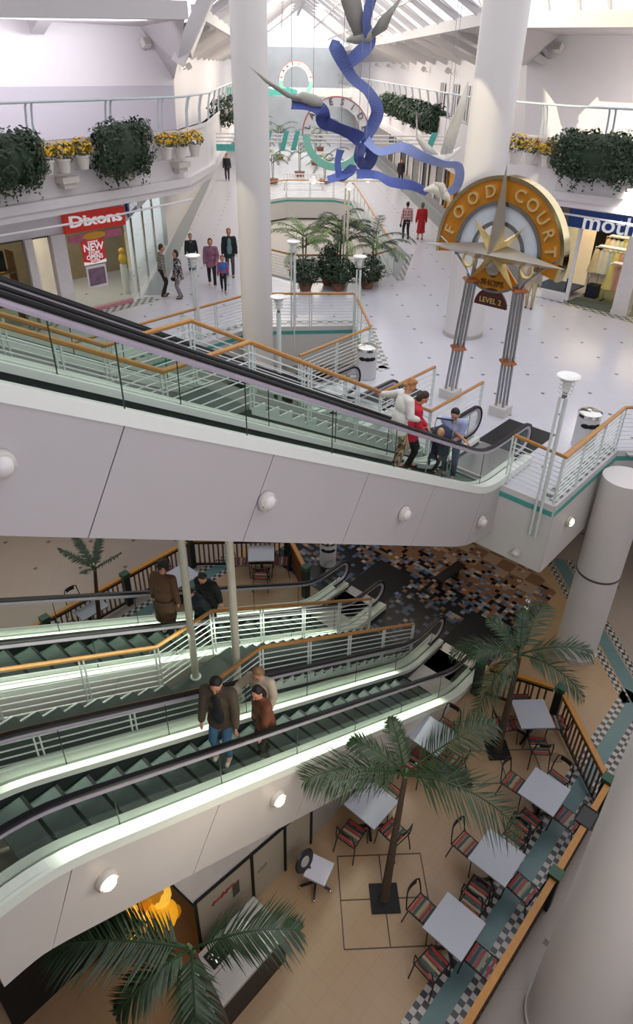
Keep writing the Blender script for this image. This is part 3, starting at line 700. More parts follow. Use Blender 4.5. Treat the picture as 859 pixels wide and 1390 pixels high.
# partition under the escalator: white sloping band above boards in dark frames
Yb=4.83; bm=M('partition_board','a89e8b',.6,var=.06,vs=2)
t=thing('partition','boarded partition in black frames under the lower escalator','partition',(4.4,Yb,L1))
def zsl(x): return -3.42+(3.93-x)*.33 if x<4.6 else -3.64-(x-4.6)*.33
def py(poly,y=Yb,d=.04): return MB().extr([(x,y,z) for x,z in poly],(0,d,0))
zt=lambda x:-2.55-(x-2.35)*.53
py([(2.35,-2.0),(5.2,-3.6),(5.2,-3.9),(2.8,-3.5)],Yb-.0).build('white_band',M('partition_white','d2ccc5',.55),t)
for x0,x1 in ((2.86,3.95),(4.0,4.72),(4.77,5.4)): py([(x0,L1+.005),(x1,L1+.005),(x1,-3.46-(x1-2.8)*.17),(x0,-3.46-(x0-2.8)*.17)],Yb-.02).build('board',bm,t)
for x in (2.83,3.975,4.745,5.42): MB().box2((x-.02,Yb-.05,L1+.005),(x+.02,Yb-.01,-3.46-(x-2.8)*.17)).build('frame',dark,t)
MB().bar(onY(226,1194,Yb-.03),onY(262,1229,Yb-.03),.04,.03).build('frame',dark,t); MB().bar((2.83,Yb-.03,-3.46),(5.42,Yb-.03,-3.9),.04,.03).build('frame',dark,t)
mb=MB(); mb.tube([(3.13+.045*k,Yb-.03,-3.98+.035*(k%2)+.012*(k%3)) for k in range(11)],.016,5); mb.build('faded_script',M('red_letter','8c2b2b',.5),t)
mb=MB()
for k in range(5): mb.box2((3.55+.03*k,Yb-.03,-4.35-.0*k),(3.565+.03*k,Yb-.02,-4.0))
mb.build('menu_print',M('dark_print','2b2b2b',.6),t)
MB().box2((4.1,Yb-.045,-4.35),(4.3,Yb-.02,-4.3)).build('handle',steel,t)
# white service wall right of the boards
tn[0]+=1; struct('wall_service',MB().extr([(5.45,4.86,L1),(9.9,4.86,L1),(9.6,4.86,-4.9),(5.45,4.86,-3.4)],(0,.04,0)),M('service_wall','a39d96',.6))
# shop display glimpsed under the escalator
struct('wall_display_back',MB().box2((.3,6.1,L1),(2.9,6.2,-2.0)),dark); 
for i in range(16):
    x=random.uniform(2.1,2.75); z=random.uniform(-4.9,-3.3); s=random.uniform(.16,.34)
    o=MB().ball((x,5.5+random.uniform(-.3,.3),z),(s*.6,s*.5,s),10,7).build('hanging_ornament',M('amber_%d'%(i%3),('c98a1a','8f5a12','d8a63a')[i%3],.35,var=.35,vs=9,emit=1.1)); tag(o,'amber ornament in the dark display under the lower escalator','ornament','amber ornaments under the lower escalator')  # glow added to the ornaments to brighten them
t=thing('tray','black tray resting on the fence rail by the green corner post','tray',(8.72,1.12,-4.17)); MB().box((8.72,1.1,-4.16),(.42,.32,.02),rz=.1).build('plate',darkm,t); MB().tube([(8.72+.2*a,1.1+.15*b,-4.145) for a,b in ((-1,-1),(1,-1),(1,1),(-1,1))],.012,5,True).build('rim',darkm,t)
def bin_(x,y,z,label,h=.85,r=.24):
    t=thing('waste_bin',label,'bin',(x,y,z)); MB().cyl((x,y,z),r,h-.12,24).build('body',M('bin_body','d4d4d6',.4,var=.03),t,True); MB().lathe([(r+.01,h-.12),(r+.015,h-.04),(r*.75,h)],(x,y,z),24).build('lid',chrome,t,True)
    for a in (D(222),D(250),D(190)):
        m=Matrix.Translation((x+r*math.cos(a),y+r*math.sin(a),z+h*.66))@Matrix.Rotation(a,4,'Z'); MB().ball((0,0,0),(.02,.1,.055),12,8,M4=m).build('opening',dark,t,True)
bin_(13.8,10.55,.01,'white waste bin with chrome lid beside the back escalator head',.9,.27); bin_(14.2,4.55,.01,'white waste bin with chrome lid on the landing behind the railing',.85,.25); bin_(11.9,10.1,L1+.01,'white waste bin on the mosaic floor by the back lower escalator',.9,.24)
for x,y,l in ((10.3,2.25,'small beige hatch plate in the floor below the corner table'),): tag(MB().box((x,y,L1+.012),(.22,.22,.008),rz=PI/4).build('floor_hatch',M('hatch','7c6a50',.6)),l,'hatch')
tag(MB().box((10.95,4.12,L1+.2),(.3,.3,.38)).build('ashtray_stand',darkm),'black box bin between the fence and the lower escalator end','bin') if False else None

p=at(592,802,L1); q=at(624,779,L1); tb=thing('floor_bar','low black bar standing on the mosaic floor','bench',(p+q)/2); MB().bar(p+V3((0,0,.38)),q+V3((0,0,.38)),.28,.06).build('seat',darkm,tb)  # low dark bar on two legs
for w in (.15,.85): c=p.lerp(q,w); MB().box((c.x,c.y,L1+.18),(.1,.1,.35)).build('leg',darkm,tb)
p=at(702,878,L1); tb=thing('floor_lamp','slim dark lamp stand with two chrome globes behind the second palm','lamp',p); MB().cyl(p,.02,1.5,8).build('pole',darkm,tb,True); MB().cyl(p,.16,.03,16).build('base',darkm,tb,True)
for k,z in enumerate((1.28,1.5)): MB().ball((p.x,p.y,L1+z),.075,12,8).build('globe',chrome,tb,True)
# ================================================================ UPPER FLOOR
# ---- golden food court sign on two legs
XS=14.3; CY,CZ=7.45,3.78
gold=M('amber_enamel','c58122',.22,.15,var=.12,vs=3); goldm=M('gold_metal','ecd28c',.3,.6,var=.1); silver=M('silver_satin','b3aca0',.32,.85,var=.12,vs=4)
t=thing('food_court_sign','round golden FOOD COURT sign with a silver compass star on two tubular legs','sign',(XS,CY,0))
def YP(a,r,x=XS): return V3((x,CY-r*math.cos(a),CZ+r*math.sin(a)))
def arcband(r0,r1,a0,a1,x0,x1,n=40):
    mb=MB(); P=[]
    for i in range(n+1):
        a=a0+(a1-a0)*i/n; P+= [YP(a,r0,x0),YP(a,r1,x0),YP(a,r1,x1),YP(a,r0,x1)]
    fs=[(i*4+j,i*4+(j+1)%4,(i+1)*4+(j+1)%4,(i+1)*4+j) for i in range(n) for j in range(4)]+[(3,2,1,0),(n*4,n*4+1,n*4+2,n*4+3)]
    return mb.add(P,fs)
dg=D
arcband(1.06,1.5,dg(-14),dg(188),XS-.02,XS+.1).build('amber_band',gold,t,True)
arcband(1.5,1.58,dg(-14),dg(188),XS-.06,XS+.22).build('outer_rim',M('gold_chrome','d8c79a',.12,1.),t,True)
arcband(.98,1.06,dg(-14),dg(192),XS-.06,XS+.14).build('inner_rim',M('silver_ring','9c9a97',.25,.9),t,True)
arcband(.66,.98,dg(-5),dg(185),XS,XS+.06).build('pale_band',M('pale_blue_band','d5dbe4',.35),t,True)
arcband(.58,.66,dg(-10),dg(190),XS-.03,XS+.1).build('middle_rim',M('silver_ring','9c9a97'),t,True)
arcband(.2,.86,dg(-135),dg(-45),XS+.0,XS+.05).build('lower_sector',gold,t,True); arcband(.86,.91,dg(-138),dg(-42),XS-.04,XS+.08).build('lower_rim',M('silver_ring','9c9a97'),t,True)
def arctext(body,r,a0,a1,size,x,m,flip=False,name='letters'):
    n=len(body)
    for i,ch in enumerate(body):
        if ch==' ': continue
        a=a0+(a1-a0)*(i/(n-1) if n>1 else .5); mb=MB(); upv=YP(a,1,x)-YP(a,0,x); right=V3((0,-math.sin(a)*-1,0)); rgt=V3((0,-math.sin(a),-math.cos(a)))
        put_text(mb,ch,YP(a,r,x),rgt,upv,size,.07,bold=.012); mb.build('letter',m,t)
arctext('FOOD',1.27,dg(166),dg(105),.36,XS-.05,goldm); arctext('COURT',1.27,dg(73),dg(10),.36,XS-.05,goldm)
def point(a,L,w,x,mname,m):
    # one faceted compass point, with a ridge
    tip=YP(a,L,x-.05); o=YP(a,0,x); l=YP(a+PI/2,w,x)+ (YP(a,w*.9,x)-YP(a,0,x)); r=YP(a-PI/2,w,x)+(YP(a,w*.9,x)-YP(a,0,x)); f=YP(a,0,x-.34)
    MB().add([o,l,tip,r,f],[(4,2,1),(4,3,2),(0,1,2),(0,2,3),(4,1,0),(4,0,3)]).build(mname,m,t)
for a,L in ((90,1.82),(182,1.86),(-2,1.7)): point(dg(a),L,.2,XS-.1,'star_point',silver)
for a,L in ((45,.9),(135,.9),(-52,1.0),(-128,.95)): point(dg(a),L,.11,XS-.03,'star_point',goldm)
m=Matrix.Translation((XS-.06,CY,CZ-.3))@Matrix.Rotation(-PI/2,4,'Y'); MB().lathe([(.2,0),(.2,.05),(.17,.07)],n=24,M4=m).build('hub',silver,t,True)
mb=MB(); put_text(mb,'&',(XS-.03,CY,CZ-.5),(0,-1,0),(0,0,1),.2,.03); put_text(mb,'SHOPS',(XS-.03,CY,CZ-.7),(0,-1,0),(0,0,1),.2,.03); mb.build('lettering',M('bronze_letter','5a3d14',.4),t)
# small half-round plaque
P=[(XS-.02,7.42-.42*math.cos(k*PI/20),2.55+.42*math.sin(k*PI/20)) for k in range(21)]
pq=MB().extr(P,(.05,0,0)).build('level_plaque',M('maroon_enamel','4a211c',.35),t); mb=MB(); put_text(mb,'LEVEL 2',(XS-.035,7.42,2.68),(0,-1,0),(0,0,1),.17,.02); mb.build('lettering',goldm,pq)
for y0,yb in ((8.17,8.0),(6.72,6.77)):
    copper=M('copper_capital','9a5a32',.35,.6)
    MB().box((XS,y0,.12),(.42,.42,.24)).build('base_block',M('marble_block','cfcbc6',.35,var=.08),t)
    for k in range(4):
        a=PI/4+k*PI/2; p=(XS+.13*math.cos(a),y0+.13*math.sin(a)); q=(XS+.11*math.cos(a),yb+.11*math.sin(a)); MB().tube([(p[0],p[1],.24),(q[0],q[1],3.05)],.034,10).build('leg_tube',steel,t,True)
    s=1 if y0>7.4 else -1
    for z,yy in ((1.35,y0+(yb-y0)*.4),(3.05,yb)):
        MB().lathe([(.1,-.07),(.25,0),(.2,.05)],(XS,yy,z),4).build('capital',copper,t)
    MB().tube([(XS,yb,3.08),(XS,yb+s*.16,3.3),(XS,yb+s*.5,3.62),(XS,CY+s*1.52,3.9)],.035,8).build('bracket',steel,t,True); MB().tube([(XS,yb,3.08),(XS,yb-s*.05,3.5),(XS,yb-s*.03,3.85)],.045,8).build('bracket',steel,t,True)
    MB().tube([(XS-.03,yb+s*.12+.14*math.cos(2*PI*k/20),3.5+.14*math.sin(2*PI*k/20)) for k in range(20)],.03,6,True).build('ring_ornament',goldm,t,True)
# ---- left shop front (electrical shop) along Y=20.7
YF=20.75
struct('wall_left_shop',MB().box2((13.3,YF+.02,2.62),(2,YF+.4,5.0)),white)
struct('wall_left_shop_back',MB().box2((1,YF+4,0),(16,YF+4.1,3.4)),M('shop_back_wall','a08c70',.7,var=.3,vs=1.5))
struct('ceiling_shop_left',MB().box2((1,YF,2.6),(13.3,YF+4,2.64)),M('shop_ceiling','4a443c',.8))
pil=M('pilaster_paint','d9d4d3',.5)
for x0,x1,l in ((10.6,11.08,'broad white pilaster left of the red shop sign'),(9.75,10.0,'narrow white pilaster beside the dark shop window')):
    tg=thing('pilaster',l,'pilaster',((x0+x1)/2,YF,0)); MB().box2((x0,YF-.12,0),(x1,YF+.12,2.64)).build('shaft',pil,tg); MB().box2((x0-.02,YF-.15,0),(x1+.02,YF-.1,.18)).build('plinth',cream,tg)
tg=thing('shop_sign','red illuminated DIXONS shop sign board with white letters','sign',(12.2,YF,2.65))
MB().box2((11.1,YF-.14,2.63),(13.32,YF-.05,3.22)).build('board',M('red_board','b5261c',.4,emit=.25),tg)
mb=MB(); put_text(mb,'Dixons',(12.2,YF-.19,2.95),(1,0,0),(0,0,1),.46,.06,bold=.02,sx=1.45); mb.build('lettering',M('sign_white','f4f6f6',.4,emit=.25),tg)
tg=thing('banner','yellow and pink shop banner above the new store poster','banner',(12.1,YF,2.3))
MB().box2((11.22,YF-.03,2.3),(13.2,YF-.01,2.52)).build('strip',M('pink_strip','b9637f',.6,var=.6,vs=14),tg); MB().ball((12.15,YF-.03,2.43),(.42,.02,.12),20,8).build('badge',M('banner_yellow','d9a02a',.5),tg)
tg=thing('poster','red poster reading NEW STORE OPENS SOON in the shop window','poster',(12.05,YF,1.6))
MB().box2((11.62,YF-.05,1.55),(12.45,YF-.03,2.32)).build('sheet',M('poster_red','c32a2c',.5,emit=.15),tg); MB().extr([(11.62,YF-.055,1.55),(12.45,YF-.055,1.55),(12.45,YF-.055,1.66),(12.04,YF-.055,1.58),(11.62,YF-.055,1.66)],(0,.004,0)).build('arrow_edge',M('sign_white','f4f6f6'),tg)
mb=MB()
for s,z,sz in (('DIXONS',2.25,.1),('NEW',2.08,.32),('STORE',1.9,.14),('OPENS',1.77,.2),('SOON',1.65,.12)): put_text(mb,s,(12.04,YF-.06,z),(1,0,0),(0,0,1),sz,.008,bold=.02)
mb.build('lettering',M('sign_white','f4f6f6'),tg)
tg=thing('poster','purple-grey photo poster below the red poster','poster',(12.05,YF,.8)); MB().box2((11.66,YF-.05,.78),(12.4,YF-.03,1.5)).build('border',M('poster_border','dcd6d8',.5),tg); MB().box2((11.72,YF-.056,.86),(12.34,YF-.04,1.42)).build('picture',M('poster_photo','7a5e72',.5,var=.7,vs=5),tg)
tn[0]+=1; struct('trim_%d'%tn[0],MB().box2((11.08,YF-.05,0),(13.3,YF+.1,.12)),M('pink_kerb','c78a96',.5))
struct('window_1',MB().quad((11.08,YF,.12),(13.3,YF,.12),(13.3,YF,2.6),(11.08,YF,2.6)),shopglass)
a=V3((13.3,YF,0)); b=a+UV(9,0); struct('window_2',MB().quad(a,b,b+V3((0,0,2.6)),a+V3((0,0,2.6))),shopglass)
struct('wall_avenue_left',MB().extr([b,b+UV(70,-.5),b+UV(70,-.5)+V3((0,0,3.4)),b+V3((0,0,3.4))],UV(0,-.2)),cream)
tn[0]+=1; struct('trim_%d'%tn[0],MB().extr([a+V3((0,0,2.6)),b+V3((0,0,2.6)),b+V3((0,0,5)),a+V3((0,0,5))],UV(0,-.1)),white)
struct('wall_shop_side',MB().extr([a+UV(.5,-3.2),b+UV(0,-3.2),b+UV(0,-3.2)+V3((0,0,2.6)),a+UV(.5,-3.2)+V3((0,0,2.6))],UV(0,-.1)),M('bright_shop','c9c2b4',.6,emit=.25,var=.3,vs=.8))
for k,l in ((1.2,'slim chrome shopfront mullion at the shop corner'),(3.4,'slim chrome shopfront mullion beyond the couple'),(5.6,'slim chrome shopfront mullion further along the avenue')):
    p=a+UV(k,.02); tag(MB().box((p.x,p.y,1.31),(.07,.07,2.6),rz=PI/4).build('shop_mullion',chrome),l,'mullion')
tg=thing('shop_sign','small blue projecting sign with white letters DIN beside the red sign','sign',(14.0,21.3,2.7)); p=a+UV(.5,.12); q=a+UV(2.0,.12)
MB().extr([p+V3((0,0,2.75)),q+V3((0,0,2.75)),q+V3((0,0,3.3)),p+V3((0,0,3.3))],UV(0,-.05)).build('board',M('sign_blue','24418c',.4),tg); mb=MB(); put_text(mb,'DIXONS',(p+q)/2+V3((0,0,3.02))+UV(0,.03),UV(1,0),(0,0,1),.34,.02); mb.build('lettering',M('sign_white','f4f6f6'),tg)
tag(MB().extr([a+UV(1.6,-.35)+V3((0,0,.7)),a+UV(2.1,-.35)+V3((0,0,.7)),a+UV(2.1,-.35)+V3((0,0,2.0)),a+UV(1.6,-.35)+V3((0,0,2.0))],UV(0,-.02)).build('poster',M('poster_yellow','d2a028',.5,var=.4,vs=9)),'tall yellow poster in the side window of the electrical shop','poster')
tg=thing('teddy_figure','small yellow and red display figure in the side window','display figure',a+UV(1.0,-.4)); c=a+UV(1.0,-.4)
MB().ball(c+V3((0,0,1.25)),(.14,.14,.2),12,8).build('torso',M('toy_yellow','e0b030',.5),tg,True); MB().ball(c+V3((0,0,1.52)),.11,12,8).build('head',M('toy_yellow','e0b030'),tg,True); MB().cyl(c+V3((0,0,0)),.12,1.06,12).build('plinth',white,tg)
# dark window far left with goods on shelves
struct('window_3',MB().quad((4,YF,.1),(9.75,YF,.1),(9.75,YF,2.6),(4,YF,2.6)),shopglass)
tg=thing('shelf_unit','long wooden shelf of yellow goods in the dark left shop window','shelf',(8.2,YF+1,0))
for z in (.55,1.05,1.55): MB().box2((5.2,YF+.7,z),(9.7,YF+1.2,z+.04)).build('shelf',M('shelf_wood','7a5a34',.6,var=.2),tg)
for x in (5.2,7.4,9.66): MB().box2((x,YF+.7,0),(x+.04,YF+1.2,2.2)).build('upright',M('shelf_wood','7a5a34'),tg)
tg=thing('television','dark television set hanging in the left shop window','television',(8.9,YF+.6,1.75)); MB().box2((8.3,YF+.5,1.7),(9.3,YF+.6,2.3)).build('screen',dark,tg); MB().box2((8.75,YF+.52,2.3),(8.85,YF+.58,2.6)).build('hanger',darkm,tg)
first=None
for r,z in enumerate((.59,1.09,1.59)):
    for k in range(12):
        x=5.5+k*.34+random.uniform(-.04,.04); y=YF+.9+random.uniform(-.1,.1)
        if first is None:
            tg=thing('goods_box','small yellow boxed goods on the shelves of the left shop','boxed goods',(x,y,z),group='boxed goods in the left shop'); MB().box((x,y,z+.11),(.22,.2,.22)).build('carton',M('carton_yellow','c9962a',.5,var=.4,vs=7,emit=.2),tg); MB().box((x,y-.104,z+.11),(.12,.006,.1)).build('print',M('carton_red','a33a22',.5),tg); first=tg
        else: copy_tree(first,(x,y,z),random.uniform(-.3,.3))
# ---- right shop front (children's clothes) along X=24.4
XF=24.4
struct('wall_right_shop',MB().box2((XF+.02,-6,2.62),(XF+.4,11.2,5.0)),white)
struct('wall_right_shop_back',MB().box2((XF+5,-6,0),(XF+5.1,12,3.4)),M('dark_back','2a221c',.8,var=.5,vs=3))
struct('ceiling_shop_right',MB().box2((XF,-6,2.6),(XF+5,11,2.64)),M('shop_ceiling','4a443c'))
struct('floor_shop_right',MB().box2((XF+.05,4.,.0),(XF+5,9.6,.012)),M('green_carpet','74785c',.8,var=.1)); tn[0]+=1; struct('trim_%d'%tn[0],MB().box2((XF-.05,7.95,.012),(XF+.9,9.65,.02)),M('door_mat','4d5754',.9))
tg=thing('shop_sign','dark blue sign board with white lower case letters over the clothes shop','sign',(XF,8,2.7))
MB().box2((XF-.12,1.5,2.62),(XF-.02,10.12,3.2)).build('board',M('navy_board','1c3a78',.4,emit=.08),tg)
mb=MB(); put_text(mb,'mothercare',(XF-.15,9.62,2.86),(0,-1,0),(0,0,1),.8,.05,align='LEFT',bold=.005,sx=1.1); mb.build('lettering',M('sign_white','f4f6f6'),tg)
tn[0]+=1; struct('trim_%d'%tn[0],MB().box2((XF-.1,10.14,2.62),(XF+.02,10.8,3.2)),M('taupe_board','6f6253',.5))
tg=thing('pilaster','broad white pilaster at the right edge of the clothes shop','pilaster',(XF,7.7,0)); MB().box2((XF-.12,7.42,0),(XF+.3,7.95,2.64)).build('shaft',pil,tg); MB().box2((XF-.14,7.4,0),(XF+.3,7.97,.15)).build('plinth',cream,tg)
tg=thing('shop_post','slim white post at the clothes shop doorway','post',(XF,9.66,0)); MB().box2((XF-.05,9.6,0),(XF+.05,9.72,2.62)).build('shaft',white,tg); MB().box2((XF-.06,9.59,0),(XF+.06,9.73,.1)).build('foot',chrome,tg)
struct('window_4',MB().quad((XF,9.72,.3),(XF,11.1,.3),(XF,11.1,2.62),(XF,9.72,2.62)),shopglass); tn[0]+=1; struct('trim_%d'%tn[0],MB().box2((XF-.05,9.72,0),(XF+.1,11.15,.3)),white)
struct('floor_window_display',MB().box2((XF+.1,9.72,.25),(XF+1.6,11.1,.3)),M('display_base','2f3f63',.6)); struct('wall_window_display',MB().box2((XF+1.6,9.72,.3),(XF+1.65,11.1,2.6)),M('lit_display','d8c09a',.6,emit=.5,var=.2))
tag(MB().box((XF+.5,9.95,.5),(.3,.08,.4),rz=.4).build('display_card',M('blue_card','23408e',.5)),'blue display card leaning in the clothes shop window','display card')
def garment(col,w=.24,h=.8):
    return MB().lathe([(.05,0),(.1,-.05),(w*.55,-.28*h),(w*.6,-.45*h),(w,-h),(w*.9,-h)],n=12),M('cloth_'+col,col,.8,var=.2)
cols=['b7c7ba','d6c39a','c9a08c','d9d5c0','a7c0b4','d8c977','e2dcd0','b98c7a']
gfirst={}
def rack(x,y,label,n,z=1.55,ln=1.3):
    tg=thing('clothes_rail',label,'clothes rail',(x,y,0)); 
    for s in (-1,1): MB().cyl((x,y+s*ln/2,0.012),.02,z,8).build('upright',chrome,tg,True); MB().box((x,y+s*ln/2,.03),(.4,.05,.03)).build('foot',darkm,tg)
    MB().tube([(x,y-ln/2,z),(x,y+ln/2,z)],.018,8).build('rail',chrome,tg,True); MB().box((x,y,z+.06),(.3,ln*.8,.03)).build('top_shelf',white,tg)
    for k in range(n):
        c=cols[(k*3+n)%len(cols)]; yy=y-ln/2+.1+(ln-.2)*k/(n-1); xx=x+random.uniform(-.05,.05)
        if c not in gfirst:
            mb,m=garment(c); g=thing('dress','small pastel garment hanging on the shop rails','dress',(0,0,0),group='pastel garments in the clothes shop'); mb.build('cloth',m,g,True); MB().tube([(0,0,0),(0,.02,.06),(0,0,.09)],.006,5).build('hanger',chrome,g); gfirst[c]=g; g.location=(xx,yy,z-.07)
        else: copy_tree(gfirst[c],(xx,yy,z-.07),random.uniform(-.5,.5))
rack(XF+1.6,8.95,'clothes rail just inside the doorway, full of green and cream dresses',7,1.75); rack(XF+1.2,8.3,'low clothes rail by the pilaster with cream dresses',6,1.35,1.0); rack(XF+2.9,9.1,'clothes rail in the middle of the clothes shop',7,1.9); rack(XF+3.2,7.6,'clothes rail behind the pilaster in the clothes shop',7,1.6); rack(XF+4.2,8.6,'clothes rail deep inside the clothes shop',8,2.0,1.8)
tg=thing('storage_box','dark blue box on the clothes shop floor','box',(XF+1.3,9.25,.02)); MB().box((XF+1.3,9.25,.24),(.4,.4,.42)).build('body',M('navy_box','1d2438',.5),tg); MB().box((XF+1.3,9.25,.47),(.42,.42,.04)).build('lid',M('navy_box','1d2438'),tg)
# ---- avenue, right side ground floor: shop fronts
A0=UV(25.4,9.1); 
struct('wall_avenue_right',MB().extr([UV(25.2,9.5),UV(100,9.2),UV(100,9.2,3.7),UV(25.2,9.5,3.7)],UV(0,.2)),M('avenue_wall','c9c3bd',.6,var=.06))
tn[0]+=1; struct('trim_%d'%tn[0],MB().extr([UV(26,9.42),UV(100,9.1),UV(100,9.1,.5),UV(26,9.42,.5)],UV(0,-.05)),M('granite_plinth','8b8785',.4,var=.2,vs=8))
for i,(u,w,c,l) in enumerate(((39.2,1.9,'a87a24','golden lit shop window nearest on the right of the avenue'),(42.4,2.2,'77736c','grey shop window on the right of the avenue'),(46.8,1.8,'2b2622','dark shop doorway on the right of the avenue, red sign inside'),(50,3,'8a867f','pale grey shop window further along the avenue right side'),(55.5,3.2,'33302c','dark shop window far along the avenue right side'),(62,3.4,'55524c','furthest shop window on the avenue right side'))):
    tg=thing('shop_window',l,'shop window',UV(u,9.3)); v=9.33
    MB().extr([UV(u-w/2,v,.5),UV(u+w/2,v,.5),UV(u+w/2,v,2.9),UV(u-w/2,v,2.9)],UV(0,.03)).build('display',M('display_'+c,c,.5,var=.6,vs=1.6,emit=.35 if c=='a87a24' else .02),tg)
    for s in (-1,1): MB().bar(UV(u+s*w/2,v-.06,.5),UV(u+s*w/2,v-.06,2.95),.1).build('frame',M('brown_frame','8a6038',.4) if i==0 else white,tg)
    MB().bar(UV(u-w/2,v-.06,2.95),UV(u+w/2,v-.06,2.95),.1).build('frame',white,tg)
# ---- plants of the upper floor
def leafcloud(mb,c,r,n,ls,zmin=-1.,sq=1.):
    c=V3(c)
    for i in range(n):
        a=random.uniform(0,2*PI); zc=random.uniform(zmin,1); q=math.sqrt(max(0,1-zc*zc)); k=random.uniform(.72,1.08)
        k*=1+.22*noise.noise(V3((math.cos(a)*q*2,math.sin(a)*q*2,zc*2))+c)
        pw=lambda w:math.copysign(abs(w)**sq,w); d=V3((pw(math.cos(a)*q)*r[0],pw(math.sin(a)*q)*r[1],pw(zc)*r[2]))*k; p=c+d
        nn=(V3((d.x/r[0]**2,d.y/r[1]**2,d.z/r[2]**2)).normalized()+V3((random.uniform(-.6,.6),random.uniform(-.6,.6),random.uniform(-.3,.7)))).normalized()
        t=nn.orthogonal().normalized(); t=Matrix.Rotation(random.uniform(0,2*PI),3,nn)@t; b=nn.cross(t); s=ls*random.uniform(.6,1.25)
        mb.add([p-t*s,p+b*s*.45-nn*s*.1,p+t*s,p-b*s*.45-nn*s*.1],[(0,1,2),(0,2,3)])
    return mb
def potted(label,x,y,h,L,fr,z=0.,r=.26,leaf=leafd,group=None,lean=0):
    t=thing('potted_palm',label,'potted palm',(x,y,z)); MB().lathe([(r*.75,0),(r,.32),(r*1.06,.34),(r*.95,.36)],(x,y,z),20).build('pot',M('terracotta','8a5f48',.7),t,True)
    MB().cyl((x,y,z+.3),r*.92,.03,16).build('soil',M('soil','2b2119',.9),t)
    for k in range(4): a=k*1.7; MB().tube([(x+.05*math.cos(a),y+.05*math.sin(a),z+.3),(x+.1*math.cos(a),y+.1*math.sin(a),z+h)],.018,5).build('stem',M('green_stem','5f6f42',.6),t,True)
    for k in range(fr):
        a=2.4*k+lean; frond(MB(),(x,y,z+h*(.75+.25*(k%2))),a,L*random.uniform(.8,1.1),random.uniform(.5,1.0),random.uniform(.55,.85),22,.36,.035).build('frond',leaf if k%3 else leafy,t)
random.seed(11)
potted('potted palm at the centre of the palm group beside the lamp pole',20.7,17.35,1.9,1.8,13,lean=.4)
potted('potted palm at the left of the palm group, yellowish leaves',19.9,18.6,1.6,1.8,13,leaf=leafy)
potted('potted palm at the right of the palm group, fronds arching towards the shoppers',21.6,16.45,1.6,1.85,13,lean=1.1)
potted('potted palm at the back of the palm group',21.4,18.1,2.0,1.6,12,lean=2)
def shrub(label,x,y,z=0.,r=(.62,.62,.52),n=1100,ls=.075,leaf=leafd):
    t=thing('potted_shrub',label,'potted shrub',(x,y,z)); MB().lathe([(.2,0),(.28,.3),(.3,.32)],(x,y,z),16).build('pot',M('terracotta','8a5f48',.7),t,True); leafcloud(MB(),(x,y,z+.32+r[2]*.75),r,n,ls).build('foliage',leaf,t)
shrub('bushy potted shrub at the left front of the palm group',18.75,17.45); shrub('bushy potted shrub at the front of the palm group',19.6,16.55); shrub('bushy potted shrub at the right front of the palm group',20.6,15.95); shrub('tall bushy shrub between the palms',19.9,17.3,r=(.45,.45,.7))
# lamp pole with a triangular frame and five shades in the palm group
pb=UV(26.45,2.47); t=thing('cluster_lamp','tall white lamp pole with a triangular frame and hanging shades among the palms','lamp post',pb)
for k in range(3): a=2*PI*k/3; MB().cyl((pb.x+.09*math.cos(a),pb.y+.09*math.sin(a),0),.03,3.75,8).build('pole',M('cream_metal','e6dfc8',.4),t,True)
tips=[UV(26.45,1.2,3.7),UV(26.2,2.5,3.55),UV(26.9,2.1,3.8),UV(26.6,3.2,3.75),UV(26.3,4.15,3.65)]
MB().tube([UV(27.2,2.5,3.95),UV(26.0,4.2,3.8),UV(25.9,1.6,3.8)],.03,6,True).build('frame',M('cream_metal','e6dfc8'),t)
for p in tips:
    MB().tube([p+V3((0,0,.12)),pb+V3((0,0,3.72))],.018,6).build('arm',M('cream_metal','e6dfc8'),t); o=MB().lathe([(.05,.16),(.08,.1),(.19,-.02),(.17,-.03)],p,16).build('lamp_shade',M('shade_white','f1efe6',.4,emit=.2),t,True); MB().ball(p+V3((0,0,-.03)),.07,10,6).build('bulb',lampglow,o,True)
# bench, planters and palms beyond the second void
t=thing('bench','white slatted bench beyond the second void','bench',UV(49.3,1.6)); 
for k in range(5): MB().bar(UV(49.3+.1*k,.2,.46),UV(49.3+.1*k,3.0,.46),.07,.03).build('slat',white,t)
for k in range(14): MB().bar(UV(49.78,.3+.2*k,.5),UV(49.85,.3+.2*k,.95),.05,.02).build('back_slat',white,t)
for v in (.3,2.9):
    for u in (49.3,49.75): MB().bar(UV(u,v,0),UV(u,v,.45),.06).build('leg',white,t)
MB().bar(UV(49.83,.2,.95),UV(49.83,3.0,.95),.06).build('back_rail',white,t)
for i,(u,v,h) in enumerate(((52,-.5,2.6),(52.5,3.2,2.4),(56,1.5,3.),(60,-1.5,3.4),(63,3,3.2),(67,0,3.6),(72,-2,4),(74,4,3.5))):
    p=UV(u,v); potted(('palm with dark fronds left behind the white bench','palm with dark fronds right behind the white bench','tall palm in the middle of the avenue behind the bench','tall dark palm left in the avenue','tall palm right in the avenue near the far arch','tall palm under the far arch','far palm left in the avenue','far palm right in the avenue')[i],p.x,p.y,h*.7,1.9,9,r=.4)
